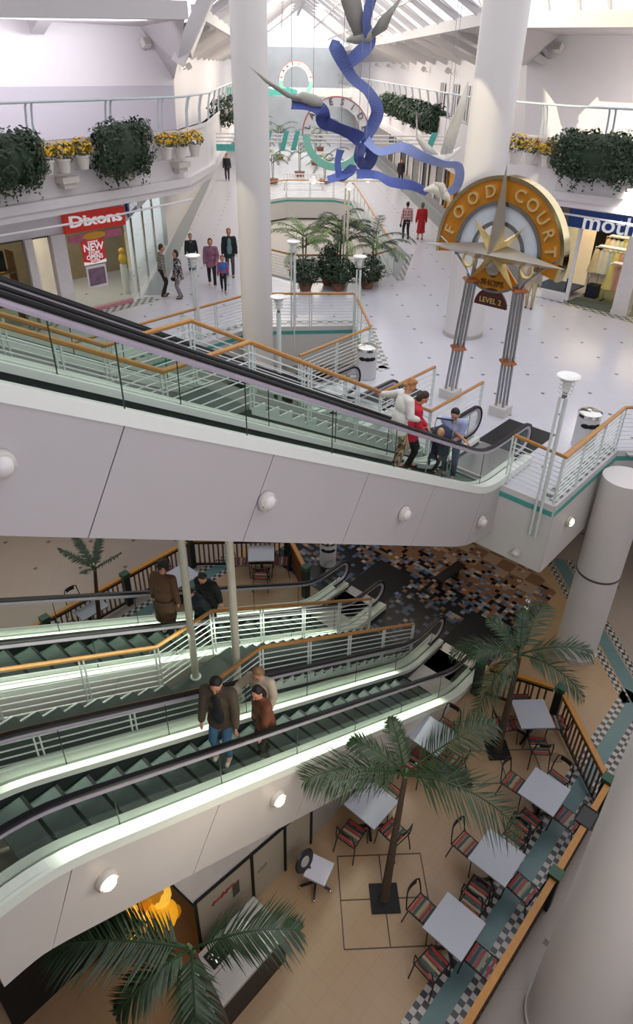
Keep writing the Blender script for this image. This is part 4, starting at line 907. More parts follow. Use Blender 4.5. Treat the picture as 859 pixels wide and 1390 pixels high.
# arch signs across the avenue
def arch_sign(label,u,v,z,R_,full=True,letters='LAKESIDE'):
    t=thing('arch_sign',label,'sign',UV(u,v,z)); W=lambda a,r,du=0: UV(u+du,v+r*math.cos(a),z+r*math.sin(a))
    def band(r0,r1,a0,a1,m,nm,n=36,th=.16):
        P=[];
        for i in range(n+1): a=a0+(a1-a0)*i/n; P+=[W(a,r0,-th/2),W(a,r1,-th/2),W(a,r1,th/2),W(a,r0,th/2)]
        MB().add(P,[(i*4+j,i*4+(j+1)%4,(i+1)*4+(j+1)%4,(i+1)*4+j) for i in range(n) for j in range(4)]+[(3,2,1,0),(n*4,n*4+1,n*4+2,n*4+3)]).build(nm,m,t,True)
    wm=M('arch_white','ece6e4',.4); band(R_*.74,R_,0,PI,wm,'white_band'); band(R_*.985,R_*1.015,0,PI,M('arch_red','c0605a',.4),'red_edge',th=.2)
    band(R_*.78,R_*1.0,PI,2*PI,M('arch_teal','8fd3bd',.4),'teal_band')
    for i,ch in enumerate(letters):
        a=PI*(.93-.86*i/(len(letters)-1)); mb=MB(); put_text(mb,ch,W(a,R_*.87,-.1),UV(0,math.sin(a))+V3((0,0,-math.cos(a))),UV(0,math.cos(a))+V3((0,0,math.sin(a))),R_*.24,.04); mb.build('letter',M('arch_letter','3a4658',.4),t)
    return t
t=arch_sign('round arch sign reading LAKESIDE hanging across the avenue, nearer one',31,2.3,4.86,1.36)
for k in range(3): z=4.55+.14*k; MB().tube([UV(31,-2.6,z),UV(31,7.2,z)],.03,6).build('cross_bar',M('arch_white','ece6e4'),t,True)
zig=M('zigzag_teal','58b3a8',.4)
for k,(v0,s) in enumerate(((-1.6,.5),(-.75,.35),(.0,.3),(.45,.3),(6.0,.4))):
    MB().extr([UV(30.9,v0,4.35-.1),UV(30.9,v0+s*.7,4.35-.1),UV(30.9,v0+s*1.3,4.98),UV(30.9,v0+s*.7,4.98)],UV(.06,0)).build('zigzag_panel',zig,t)
MB().extr([UV(30.95,-2.6,4.2),UV(30.95,-1.2,4.2),UV(30.95,-1.0,4.45),UV(30.95,-2.6,4.45)],UV(.06,0)).build('zigzag_panel',zig,t)
t=arch_sign('round arch sign hanging across the avenue, smaller far one',60,1.3,6.2,1.3)
for k in range(6): MB().extr([UV(59.9,-4+.9*k,5.2+.12*(k%2)),UV(59.9,-3.1+.9*k,5.2-.12*(k%2)),UV(59.9,-3.1+.9*k,5.7-.12*(k%2)),UV(59.9,-4+.9*k,5.7+.12*(k%2))],UV(.08,0)).build('zigzag_panel',zig,t)
# ---- hanging ribbon sculpture with white gulls
def ribbon_obj(label,pix,w,u0_=17.,col='56649f'):
    t=thing('ribbon',label,'ribbon',onU(pix[0][0],pix[0][1],u0_)); C_=[onU(p[0],p[1],u0_+(p[2] if len(p)>2 else 0)) for p in pix]
    # Catmull-Rom through the points
    P=[]; n=len(C_)
    for i in range(n-1):
        p0,p1,p2,p3=C_[max(0,i-1)],C_[i],C_[i+1],C_[min(n-1,i+2)]
        for k in range(8):
            s=k/8; P.append(.5*((2*p1)+(p2-p0)*s+(2*p0-5*p1+4*p2-p3)*s*s+(3*p1-p0-3*p2+p3)*s**3))
    P.append(C_[-1]); mb=MB(); vs=[]; fs=[]
    for i,p in enumerate(P):
        T=(P[min(i+1,len(P)-1)]-P[max(i-1,0)]).normalized(); N=T.cross(UV(1,0)).normalized(); a=.8*math.sin(i*.12+.6); N=(N*math.cos(a)+UV(1,0)*math.sin(a))*w/2*(1 if i<len(P)-3 else .9)
        vs+=[p-N,p+N]
        if i: fs.append((2*i-2,2*i-1,2*i+1,2*i))
    mb.add(vs,fs); o=mb.build('band',M('ribbon_'+col,col,.45,var=.12,vs=2,spec=.4),t); md=o.modifiers.new('Solidify','SOLIDIFY'); md.thickness=.012
    top=C_[0]; MB().tube([top,V3((top.x,top.y,10.8))],.006,4).build('wire',M('wire','9aa0a4',.4,.5),t); return t
ribbon_obj('long violet-blue ribbon hanging from the top of the atrium',[(506,-12),(497,30),(502,55,.2),(488,72),(470,85),(455,62,-.2),(461,75,-.3),(478,105),(500,125),(512,150),(505,172),(497,190),(505,208),(497,225,.2),(487,214),(492,195)],.29)
ribbon_obj('blue ribbon loop on the left, ending at the grey wing',[(396,138),(420,142),(436,150),(440,165,.2),(455,172),(478,182),(490,190)],.33,16.9,'47559a')
ribbon_obj('lilac-blue ribbon curling below the arch sign',[(497,190),(515,206),(545,200),(572,212),(600,222),(622,226),(620,252,.3),(598,266,.3)],.22,16.8,'93a2da')
ribbon_obj('blue ribbon trailing at the lower left of the sculpture',[(462,203),(458,222,.1),(463,240,.2),(478,228),(472,236,.1),(445,244,.2)],.21,17,'6a7cc8')
ribbon_obj('blue ribbon trailing towards the small white bird head',[(484,236),(512,238),(530,247,.1),(560,252,.1),(580,262)],.22,17,'6576c2')
gull=M('gull_white','f2ecdc',.4,var=.1,vs=4); gullg=M('gull_grey','a9a59c',.45,var=.15,vs=4)
def gull_obj(label,body,wings,m,u=17.,tail=None):
    B=[onU(x,y,u) for x,y in body]; t=thing('gull_sculpture',label,'bird sculpture',B[0]); MB().tube(B,[.03,.11,.13,.08,.02][:len(B)],10).build('torso',m,t,True)
    for L,Rr in wings:
        n=len(L); vs=[onU(x,y,u-.05-.35*(i/(n-1))) for i,(x,y) in enumerate(L)]+[onU(x,y,u-.05-.35*(i/(n-1))) for i,(x,y) in enumerate(Rr)]
        o=MB().add(vs,[(i,i+1,n+i+1,n+i) for i in range(n-1)]).build('wing',m,t,'all'); md=o.modifiers.new('Solidify','SOLIDIFY'); md.thickness=.03
    c=B[len(B)//2]; MB().tube([c,V3((c.x,c.y,10.8))],.005,4).build('wire',M('wire','9aa0a4'),t)
gull_obj('white gull sculpture with raised wings right of the ribbons',[(565,214),(585,212),(600,217),(612,210),(625,200)],[([(600,214),(582,196),(566,180),(567,152)],[(590,213),(575,205),(566,190),(566,150)]),([(612,214),(622,180),(632,148),(636,112)],[(596,214),(606,178),(618,152),(635,110)])],gull,17.0)
gull_obj('grey gull sculpture at the top of the long ribbon',[(470,55),(482,52),(497,50),(510,42),(520,30)],[([(482,52),(470,25),(462,0),(462,-25)],[(500,50),(494,25),(490,0),(480,-25)]),([(500,50),(515,25),(533,8),(545,-4)],[(505,52),(525,40),(532,22),(546,-4)])],gullg,17.2)
gull_obj('thin grey gull sculpture left of the ribbons, seen edge-on',[(395,135),(410,132),(425,137),(438,140)],[([(425,136),(395,128),(365,110),(336,88)],[(415,138),(390,133),(360,112),(335,87)])],gullg,16.9)
gull_obj('small white bird head at the end of the lowest ribbon',[(575,258),(588,255),(600,262),(607,268),(610,274)],[([(600,270),(595,255),(588,248)],[(606,258),(602,248),(590,247)])],gull,16.9)
# ================================================================ UPPER GALLERY AND ROOF
ZL=3.55; ZT=5.42
Lp=[at(px,py,ZL) for px,py in ((-90,322),(0,305),(120,284),(200,270),(252,260))]; c0=at(284,240,ZL)
Lp=[V3((p.x,p.y,0)) for p in Lp]+[V3((c0.x,c0.y,0)),UV(34,-2.75),UV(95,-2.75)]
Rp=[at(px,py,ZL) for px,py in ((960,308),(859,292),(752,278))]; Rp=[V3((p.x,p.y,0)) for p in Rp]+[UV(27.2,7.25),UV(95,7.25)]
def wallpoly(pts,z0,z1,off,th=.06):
    mb=MB()
    def offp(i):
        a=pts[max(0,i-1)]; b=pts[min(len(pts)-1,i+1)]; d=(b-a).normalized(); return V3((d.y,-d.x,0))
    q=[(p+offp(i)*off) for i,p in enumerate(pts)]; r=[(p+offp(i)*(off-th if off>=0 else off+th)) for i,p in enumerate(pts)]; n=len(pts); Z0=V3((0,0,z0)); Z1=V3((0,0,z1))
    vs=[p+Z0 for p in q]+[p+Z1 for p in q]+[p+Z1 for p in r]+[p+Z0 for p in r]
    fs=[]
    for i in range(n-1):
        for k in range(4): fs.append((k*n+i,k*n+i+1,((k+1)%4)*n+i+1,((k+1)%4)*n+i))
    return mb.add(vs,fs)
galm=M('gallery_paint','dcd7d8',.55,var=.03)
for nm,pts,s in (('left',Lp,1),('right',Rp,-1)):
    struct('wall_gallery_'+nm,wallpoly(pts,ZL+.3,ZT,.0*s-.0,.12*1),galm)
    tn[0]+=1; struct('trim_%d'%tn[0],wallpoly(pts,ZL,ZL+.2,.12*s,.3),galm); tn[0]+=1; struct('trim_%d'%tn[0],wallpoly(pts,ZL+.2,ZL+.44,.2*s,.38),galm); tn[0]+=1; struct('trim_%d'%tn[0],wallpoly(pts,ZT-.12,ZT,.05*s,.2),galm)
    # gallery floor / soffit
    def back(p,k,s=s,pts=pts): return p
outL=[(p.x,p.y) for p in Lp]; struct('floor_gallery_left',MB().slab([outL+[UV(95,-8)[:2],(14,27),(-3,26)]],ZL+.25,ZL+.45),galm)
outR=[(p.x,p.y) for p in Rp]; struct('floor_gallery_right',MB().slab([outR+[UV(95,12.)[:2],(31,12.5),(29,-2)][:3]],ZL+.25,ZL+.45),galm)
# handrails of the gallery (grey tube, twin posts)
grail=M('gallery_rail','c3cdd2',.35,.3,var=.05)
def up_rail(label,pts,s,n0,sp=1.55):
    t=thing('gallery_railing',label,'railing',pts[0]+V3((0,0,ZT)))
    def off(p,q): d=(q-p).normalized(); return V3((d.y,-d.x,0))*.12*s
    top=[]
    for i,p in enumerate(pts): top.append(p+off(pts[max(0,i-1)],pts[min(len(pts)-1,i+1)])+V3((0,0,ZT+.93)))
    MB().tube(top,.035,8).build('handrail',grail,t,True); np_=0
    for a,b in zip(pts,pts[1:]):
        n=max(1,int((b-a).length/sp)); d=(b-a).normalized()
        for k in range(n):
            if np_>=40: break
            p=a.lerp(b,(k+.5)/n); o=off(a,b); mb=MB()
            for e in (-.09,.09): q=p+d*e; mb.tube([q-o*.3+V3((0,0,ZT-.35)),q+V3((0,0,ZT+.5)),q+o*.5+V3((0,0,ZT+.82)),q+o+V3((0,0,ZT+.93))],.032,6)
            mb.build('post',grail,t,True); np_+=1
up_rail('pale tube railing of the left gallery above the flower pots',Lp[:6],1,0,1.75)
up_rail('pale tube railing of the left gallery running down the avenue',Lp[5:],1,0,2.5)
up_rail('pale tube railing of the right gallery above the flower pots',Rp[:4],-1,0,1.9)
up_rail('pale tube railing of the right gallery running down the avenue',Rp[3:],-1,0,2.2)
def face(px,py,pts,out):
    d=ray(px,py); best=None
    for a,b in zip(pts,pts[1:]):
        e=(b-a); n=V3((e.y,-e.x,0)).normalized(); a2=a+n*out; den=d.x*n.x+d.y*n.y
        if abs(den)<1e-6: continue
        k=(a2.x*n.x+a2.y*n.y)/den
        if k<=0: continue
        P=V3((d.x*k,d.y*k,HC+d.z*k)); s=(P-a2).dot(e)/e.dot(e)
        if -.1<=s<=1.1 and (best is None or k<best[0]): best=(k,P,n,e.normalized())
    return best[1],best[2],best[3]
def flower_pot(px,py,pts,s,label,group):
    P,n,e=face(px,py,pts,.4*s); n=n*(1 if s>0 else -1)
    t=thing('flower_pot',label,'flower pot',P+V3((0,0,-.16)),group=group)
    MB().lathe([(.13,-.16),(.19,.14),(.215,.15),(.215,.2),(.18,.2)],P,18).build('pot',pot,t,True)
    leafcloud(MB(),P+V3((0,0,.36)),(.3,.3,.24),170,.06).build('foliage',M('flower_leaf','44522a',.6,var=.4),t)
    leafcloud(MB(),P+V3((0,0,.40)),(.33,.33,.26),150,.055,-.5).build('flowers',yellow,t)
    tq=MB().bar(P+V3((0,0,-.16))-n*.02,P+V3((0,0,-.2))-n*.385,.05,.04).build('bracket',galm,t)
def trail_bush(px,py,pts,s,rx,rz_,label,n=2600):
    P,nn,e=face(px,py,pts,.52*s); az=math.atan2(e.y,e.x); t=thing('trailing_plant',label,'trailing plant',P)
    mb=MB(); leafcloud(mb,(0,0,0),(rx*.95,.42,rz_*.92),n,.075,sq=.62); mb.ball((0,0,0),(rx*.82,.34,rz_*.82),20,12)
    for k in range(26):
        x=random.uniform(-rx*.8,rx*.8); L=random.uniform(.1,.5)
        for j in range(int(L/.05)): leafcloud(mb,(x+random.uniform(-.03,.03),.1*random.uniform(-2,2),-rz_*.75-j*.06),(.04,.04,.04),2,.05)
    R_=Matrix.Translation(P)@Matrix.Rotation(az,4,'Z'); mb.v=[R_@V3(v) for v in mb.v]; mb.build('foliage',leafd,t)
    mb=MB(); mb.box((0,0,0),(rx*1.5,.3,.3)); mb.v=[R_@V3(v) for v in mb.v]; mb.build('trough',pot,t)
def corbel(px,py,pts,s,label,group):
    P,n,e=face(px,py,pts,.19*s); n=n*(1 if s>0 else -1); az=math.atan2(e.y,e.x); m=Matrix.Translation(P)@Matrix.Rotation(az,4,'Z'); mb=MB()
    mb.box(None,(.55,.36,.16),M4=m@Matrix.Translation((0,0,.1))); mb.box(None,(.4,.26,.14),M4=m@Matrix.Translation((0,.03*s,-.05))); o=mb.build('corbel',M('corbel_stone','cfc8c0',.6)); tag(o,label,'corbel',group)
random.seed(5)
PL=('leftmost','middle','rightmost')
for i,(x,y) in enumerate(((64,228),(87,226),(113,221))): flower_pot(x,y,Lp,1,'white pot of yellow flowers, %s of three left of the big hanging bush'%PL[i],'yellow flower pots on the left gallery')
for i,(x,y) in enumerate(((226,209),(245,208),(264,205))): flower_pot(x,y,Lp,1,'white pot of yellow flowers, %s of three near the left gallery corner'%PL[i],'yellow flower pots on the left gallery')
for i,(x,y) in enumerate(((699,214),(720,216),(742,220))): flower_pot(x,y,Rp,-1,'white pot of yellow flowers, %s of three on the right gallery'%PL[i],'yellow flower pots on the right gallery')
flower_pot(868,222,Rp,-1,'white pot of yellow flowers at the right edge of the photo','yellow flower pots on the right gallery')
trail_bush(12,216,Lp,1,1.05,.72,'dark trailing bush at the left edge of the gallery'); trail_bush(168,200,Lp,1,1.1,.78,'big dark trailing bush between the two groups of yellow flowers'); trail_bush(812,212,Rp,-1,1.5,.72,'big dark trailing bush on the right gallery',3400)
for x,y,l in ((5,262,'pale stone corbel under the leftmost bush'),(92,249,'pale stone corbel under the left yellow flowers'),(174,240,'pale stone corbel under the big left bush'),(246,228,'pale stone corbel under the corner flowers')): corbel(x,y,Lp,1,l,'corbels of the left gallery')
for i,u in enumerate((34.5,37.5,40.5,44,49)): 
    P=UV(u,7.0,5.25); t=thing('trailing_plant','dark trailing bush on the right avenue gallery, number %s from the white column'%('one','two','three','four','five')[i],'trailing plant',P,group='bushes on the right avenue gallery'); t['label']=('nearest','second','third','fourth','farthest')[i]+' dark bush hanging on the right gallery along the avenue'
    leafcloud(MB(),P,(.7,.7,.62),900,.12).ball(P,(.55,.55,.5)).build('foliage',leafd,t); MB().box(P,(.9,.4,.3),rz=PI/4).build('trough',pot,t)
for u,l in ((36,'dark bush on the left gallery of the avenue beside the white column'),(41,'dark bush on the left gallery farther down the avenue')):
    P=UV(u,-2.6,5.3); t=thing('trailing_plant',l,'trailing plant',P); leafcloud(MB(),P,(.7,.7,.6),380,.12).build('foliage',leafd,t); MB().box(P,(.9,.4,.3),rz=PI/4).build('trough',pot,t)
# thin tubes strung under the galleries
for nm,pts in (('slender white tube strung below the left gallery, crossing the red sign',[at(px,py,3.32) for px,py in ((-60,331),(0,320),(130,298),(262,270))]),('slender white tube strung below the right gallery, crossing the blue sign',[at(px,py,3.3) for px,py in ((925,318),(859,305),(760,289))])):
    tag(MB().tube(pts,.03,8).build('cable_tube',white,None,True),nm,'tube')
# back walls
struct('wall_gallery_back_left',MB().extr([(-2,23,ZL+.4),(17.5,23,ZL+.4),onY(236,108,23),onY(190,36,23),onY(-80,14,23)],(0,.2,0)),M('gallery_back','e0dcdf',.6,var=.02))
p=onY(235,116,22.97); tn[0]+=1; struct('trim_%d'%tn[0],MB().extr([(-2,22.97,5.0),(p.x,22.97,5.0),(p.x,22.97,p.z),(-2,22.97,p.z)],(0,.02,0)),M('gallery_lower_band','c3bfc7',.6,var=.02))  # greyer band across the lower left back wall
a=V3((17.5,23,0)); 
struct('wall_gallery_avenue_left',MB().extr([a+V3((0,0,4)),UV(31,-4.6,4),UV(31,-4.6,7.7),a+V3((0,0,6.8))],UV(0,-.1)).extr([UV(31,-4.6,4),UV(95,-4.6,4),UV(95,-4.6,7.7),UV(31,-4.6,7.7)],UV(0,-.1)),M('gallery_back','e0dcdf'))
struct('wall_gallery_back_right',MB().extr([(27,-4,ZL+.4),(27,13.5,ZL+.4),onX(715,88,27),onX(760,48,27),onX(930,48,27)],(.2,0,0)),M('gallery_back','e0dcdf'))
struct('wall_gallery_avenue_right',MB().extr([UV(28.5,9.7,4),UV(95,9.7,4),UV(95,9.7,7.7),UV(28.5,9.7,7.7)],UV(0,.1)),M('gallery_back','e0dcdf'))
for k,u in enumerate((36,39,42,45.5)):
    t=thing('gallery_window',('nearest','second','third','farthest')[k]+' tall dark window in the upper right wall along the avenue','window',UV(u,9.6,5)); MB().extr([UV(u-.5,9.62,4.9),UV(u+.5,9.62,4.9),UV(u+.5,9.62,6.5),UV(u-.5,9.62,6.5)],UV(0,.02)).build('pane',M('gallery_pane','6f7482',.2),t)
    for s in (-.5,0,.5): MB().bar(UV(u+s,9.6,4.9),UV(u+s,9.6,6.5),.07).build('frame',white,t)
# ring beams, soffits, struts
beam=M('roof_beam','c0bcbd',.5,var=.03); sof=M('roof_soffit','bdb8ba',.6,var=.04)
b0,b1=onY(-90,6,19.3),onY(250,14,19.3); zb=b0.z
struct('ceiling_beam_left',MB().bar(b0,b1,.35,.45),beam)
w0,w1,w2=onY(-80,14,23),onY(190,36,23),onY(236,108,23); K=onY(241,86,21.)
struct('ceiling_soffit_left',MB().quad(b0-V3((0,0,.2)),b1-V3((0,0,.2)),w1,w0).quad(b1-V3((0,0,.2)),K,w1).quad(K,w2,w1),sof)
c0,c1=onX(960,24,23.2),onX(700,27,23.2)
struct('ceiling_beam_right',MB().bar(c0,c1,.35,.42),beam)
v0,v1,v2_=onX(930,48,27),onX(760,48,27),onX(715,88,27); K2=onX(696,92,24.)
struct('ceiling_soffit_right',MB().quad(c0-V3((0,0,.2)),c1-V3((0,0,.2)),v1,v0).quad(c1-V3((0,0,.2)),K2,v1).quad(K2,v2_,v1),sof)
def strut(a,b,w,label,h=None):
    o=MB().bar(a,b,w,h or w).build('roof_strut',beam); tag(o,label,'roof strut','white roof struts'); return o
strut(K,onY(284,-14,20.2),.42,'thick white strut rising from the left gallery corner'); strut(K+UV(.6,.2,.35),UV(33,-2.2,10.6),.4,'white strut leaning along the avenue behind the left column'); strut(onY(48,36,22.6),onY(76,-12,19.6),.4,'white strut at the top left over the gallery wall')
strut(K2,UV(26.5,5.5,11),.35,'white strut beside the thick white column'); strut(K2-V3((0,0,.8)),K2+V3((0,0,1.2)),.3,'short white upright above the right gallery corner')
for x in (745,787,828,869): a=onX(x,20,23.2); tag(MB().bar(a,a+V3((-1.9,0,2.6)),.09,.12).build('glazing_bar',white),'white glazing bar of the roof over the right gallery, at %s'%{745:'the column',787:'the second pane',828:'the third pane',869:'the photo edge'}[x],'glazing bar','glazing bars over the right gallery')
for x in (20,60,130,180,225): a=onY(x,6,19.3); tag(MB().bar(a,a+V3((.3,-2.2,2.8)),.09,.12).build('glazing_bar',white),'white glazing bar of the roof over the left gallery','glazing bar','glazing bars over the left gallery')
# avenue roof
ridge=2.25
for nm,v,vw in (('left',-2.75,-4.6),('right',7.25,9.7)):
    s=-1 if v<0 else 1
    struct('ceiling_gutter_'+nm,MB().bar(UV(27.8,v,8.75),UV(95,v,8.75),.35,.4),beam)
    struct('ceiling_cove_'+nm,MB().quad(UV(27.8,v,8.55),UV(95,v,8.55),UV(95,vw-s*.6,8.2),UV(27.8,vw-s*.6,8.2)).quad(UV(27.8,vw-s*.6,8.2),UV(95,vw-s*.6,8.2),UV(95,vw,7.6),UV(27.8,vw,7.6)),sof)
    for k in range(16):
        u=29+k*3.4; tag(MB().bar(UV(u,v,8.9),UV(u+1.5,ridge,12.2),.14,.22).build('roof_rafter',beam),'white rafter of the glazed avenue roof, %s slope'%nm,'rafter','rafters of the avenue roof, %s slope'%nm)
        if k<12: tag(MB().bar(UV(u,v,8.55),UV(u-.6,vw,7.5),.12,.25).build('cove_rib',beam),'white rib under the %s avenue ceiling cove'%nm,'rib','ribs of the %s avenue cove'%nm)
        tag(MB().bar(UV(u,v+s*.1,9.0),UV(u,v-s*2.2,10.45),.05,.06).build('glazing_bar',beam),'thin glazing bar of the avenue roof, %s slope'%nm,'glazing bar','thin glazing bars of the avenue roof, %s slope'%nm)
    for z,vv in ((9.8,.28),(10.9,.62)): tn[0]+=1; struct('trim_%d'%tn[0],MB().bar(UV(28,v+(ridge-v)*vv,z),UV(95,v+(ridge-v)*vv,z),.08,.1),beam)
struct('ceiling_ridge',MB().bar(UV(28,ridge,12.2),UV(95,ridge,12.2),.25,.3),beam)
struct('wall_avenue_end',MB().extr([UV(95,-9,0),UV(95,14,0),UV(95,14,9),UV(95,-9,9)],UV(.2,0)),M('far_wall','e6ecec',.7,var=.2,vs=.4))
struct('floor_bridge_far',MB().extr([UV(76,-3,4.6),UV(76,7.3,4.6),UV(76,7.3,5.3),UV(76,-3,5.3)],UV(1.5,0)),M('far_bridge','dfe6e2',.6))
# floodlights
def flood(P,label,az,group):
    t=thing('floodlight',label,'floodlight',P,group=group); m=Matrix.Translation(P)@Matrix.Rotation(az,4,'Z')@Matrix.Rotation(-.5,4,'Y'); MB().box(None,(.22,.3,.26),M4=m).build('housing',M('flood_body','c9c7c3',.45),t); MB().box(None,(.02,.25,.21),M4=m@Matrix.Translation((.12,0,0))).build('lens',M('flood_lens','a7a49d',.2),t); MB().box(None,(.2,.05,.05),M4=m@Matrix.Translation((-.2,0,0))).build('arm',M('flood_body','c9c7c3'),t)
flood(onY(198,58,22.7),'small square floodlight on the upper left gallery wall',-PI/2,'floodlights'); flood(onX(757,65,26.7),'small square floodlight on the upper right gallery wall',PI,'floodlights'); flood(onV(256,90,-4.2),'small floodlight at the left gallery corner under the strut',-PI/4,'floodlights')
for x,y,l in ((608,96,'nearest'),(575,94,'second'),(547,91,'third'),(527,89,'fourth'),(511,88,'farthest')): flood(onV(x,y,9.3),l+' square floodlight in the row on the right avenue wall',PI*.75,'floodlights of the right avenue wall')
# ================================================================ PEOPLE
def cap(mb,a,b,ra,rb,n=10):
    a=V3(a); b=V3(b); d=b-a; L=max(d.length,1e-4); q=d.normalized().to_track_quat('Z','Y').to_matrix().to_4x4(); q.translation=a
    pr=[(ra*math.sin(k*PI/8),-ra*math.cos(k*PI/8)) for k in range(1,5)]+[(rb*math.cos(k*PI/8),L+rb*math.sin(k*PI/8)) for k in range(0,4)]
    return mb.lathe(pr,n=n,M4=q)
def ik(a,t,l1,l2,hint):
    a=V3(a); t=V3(t); d=t-a; D_=min(max(d.length,abs(l1-l2)+.01),l1+l2-.002); d.normalize(); t=a+d*D_
    c=(l1*l1+D_*D_-l2*l2)/(2*D_); h=math.sqrt(max(0,l1*l1-c*c)); hv=V3(hint); hv=(hv-d*hv.dot(d)); hv=hv.normalized() if hv.length>1e-5 else d.orthogonal().normalized()
    return a+d*c+hv*h,t
def rm(o,v):
    m=o.modifiers.new('Remesh','REMESH'); m.mode='VOXEL'; m.voxel_size=v; m.use_smooth_shade=True
    s=o.modifiers.new('Smooth','SMOOTH'); s.factor=.5; s.iterations=3; return o
def person(label,loc,az,h,top,bot,shoe='20201f',hair='2a1d15',style='short',lean=4,head=(10,0),hl=None,hr=None,fl=None,fr=None,hem='waist',sleeve='long',skirt=False,child=False,group=None,bulk=1.,patt=None,pattb=None,skincol=None,open_front=None,bag=None,hipx=0):
    k=h/1.75; t=thing('person',label,'person',loc,az)
    sk=skin if skincol is None else M('skin_'+skincol,skincol,.55,var=.08)
    X=Matrix.Translation(loc)@Matrix.Rotation(az,4,'Z')@Matrix.Scale(k,4)
    def out(mb): mb.v=[X@V3(v) for v in mb.v]; return mb
    hs=1.18 if child else 1.0
    fl=fl or (.05,.1,0); fr=fr or (-.05,-.1,0); hl=hl or (.06,.27,.80); hr=hr or (.06,-.27,.80)
    hz=.91+min(0,(fl[2]+fr[2])/2); hip=V3((hipx,0,hz)); cl,sl=math.cos(D(lean)),math.sin(D(lean))
    def T(x,y,z): return hip+V3((x*cl+z*sl,y,-x*sl+z*cl))   # torso frame, z measured up from the hips
    waist,chest,neck,hd=T(0,0,.15),T(0.0,0,.40),T(0,0,.60),T(.0,0,.63)
    sh={1:T(0,.185,.50),-1:T(0,-.185,.50)}; hp={1:hip+V3((0,.09,-.02)),-1:hip+V3((0,-.09,-.02))}
    J={}
    for s,hh,ff in ((1,hl,fl),(-1,hr,fr)):
        hh=V3(hh); el,wr=ik(sh[s],hh,.29,.26,(-.6,s*.55,-.45)); J[s,'el'],J[s,'wr']=el,wr
        an=V3((ff[0],ff[1],ff[2]+.085)); kn,an=ik(hp[s],an,.43,.42,(1,s*.08,0)); J[s,'kn'],J[s,'an']=kn,an
    hc=T(.0,0,.60)+V3((.03+.06*math.sin(D(head[0])),0,.135*math.cos(D(head[0]))*hs)); 
    HM=Matrix.Translation(hc)@Matrix.Rotation(D(head[1]),4,'Z')@Matrix.Rotation(D(head[0]),4,'Y')@Matrix.Scale(hs,4)
    # continuous body
    b=MB(); 
    b.ball((0,0,0),(.095,.078,.118),14,10,M4=HM); b.ball((0,0,0),(.06,.055,.06),10,8,M4=HM@Matrix.Translation((.035,0,-.075)))
    cap(b,HM@V3((.088,0,.01)),HM@V3((.112,0,-.025)),.011,.017,8); 
    for s in (1,-1): b.ball((0,0,0),(.022,.012,.034),8,6,M4=HM@Matrix.Translation((-.005,s*.08,-.01)))
    cap(b,T(0,0,.50),HM@V3((-.02,0,-.06)),.056,.05)
    b.ball((0,0,0),(.11,.165,.2),14,10,M4=Matrix.Translation(T(0,0,.38))@Matrix.Rotation(D(lean),4,'Y')); b.ball((0,0,0),(.105,.145,.2),14,10,M4=Matrix.Translation(T(0,0,.14))@Matrix.Rotation(D(lean),4,'Y'))
    b.ball(hip,(.12,.165,.13),14,10)
    for s in (1,-1):
        cap(b,T(0,s*.08,.50),sh[s],.055,.06); cap(b,sh[s],J[s,'el'],.053,.04); cap(b,J[s,'el'],J[s,'wr'],.04,.027)
        f=(J[s,'wr']-J[s,'el']).normalized(); side=V3((0,0,1)).cross(f); side=side.normalized() if side.length>.2 else V3((1,0,0)); 
        if abs(f.z)>.7: side=V3((1,0,0))
        nn=f.cross(side); P=J[s,'wr']+f*.06; cap(b,J[s,'wr'],J[s,'wr']+f*.03,.027,.03); 
        for q in (-1.2,-.4,.4,1.2): cap(b,J[s,'wr']+f*.03+side*q*.014,P+f*.02+side*q*.019,.016,.014,6)
        for q,l in ((-1.5,.062),(-.5,.078),(.5,.084),(1.5,.072)):
            r0=P+f*.02+side*q*.019; r1=r0+f*l*.5-nn*.006; r2=r1+f*l*.42-nn*.022; cap(b,r0,r1,.0105,.0095,6); cap(b,r1,r2,.0095,.008,6)
        th=J[s,'wr']+f*.025+side*.03; cap(b,th,th+f*.035+side*.025,.012,.011,6); cap(b,th+f*.035+side*.025,th+f*.065+side*.028-nn*.01,.011,.009,6)
        cap(b,hp[s],J[s,'kn'],.085,.056); cap(b,J[s,'kn'],J[s,'an'],.054,.036); cap(b,J[s,'an'],J[s,'an']+V3((.13,0,-.05)),.04,.03)
    rm(out(b).build('body',sk,t,True),.0105*k+.001)
    # face
    for s in (1,-1): out(MB().ball((0,0,0),(.008,.014,.009),8,6,M4=HM@Matrix.Translation((.085,s*.032,.018)))).build('eye',M('eye_dark','1c1512',.2),t,True)
    out(MB().ball((0,0,0),(.006,.024,.006),8,6,M4=HM@Matrix.Translation((.093,0,-.075)))).build('mouth',M('lip','8f4a42',.5),t,True)
    # hair
    hm=M('hair_'+hair,hair,.6,var=.35,vs=30); g=MB(); g.ball((0,0,0),(.088,.089,.095),14,10,M4=HM@Matrix.Translation((-.032,0,.05)))
    if style=='bob': g.ball((0,0,0),(.085,.1,.12),14,10,M4=HM@Matrix.Translation((-.045,0,-.02)))
    elif style=='long': g.ball((0,0,0),(.07,.1,.19),14,10,M4=HM@Matrix.Translation((-.06,0,-.1)))
    elif style=='curly':
        for i in range(16): a=i*2.4; g.ball((0,0,0),.045,8,6,M4=HM@Matrix.Translation((-.03+.08*math.cos(a)*.8,.085*math.sin(a),.03+.07*math.cos(i*1.7))))
    else: g.ball((0,0,0),(.06,.082,.08),12,8,M4=HM@Matrix.Translation((-.06,0,-.01)))
    rm(out(g).build('hair',hm,t,True),.014)
    # upper garment
    tm=patt or M('cloth_'+top,top,.8,var=.22,vs=7,bump=.15,bs=14); e=.022*bulk; g=MB()
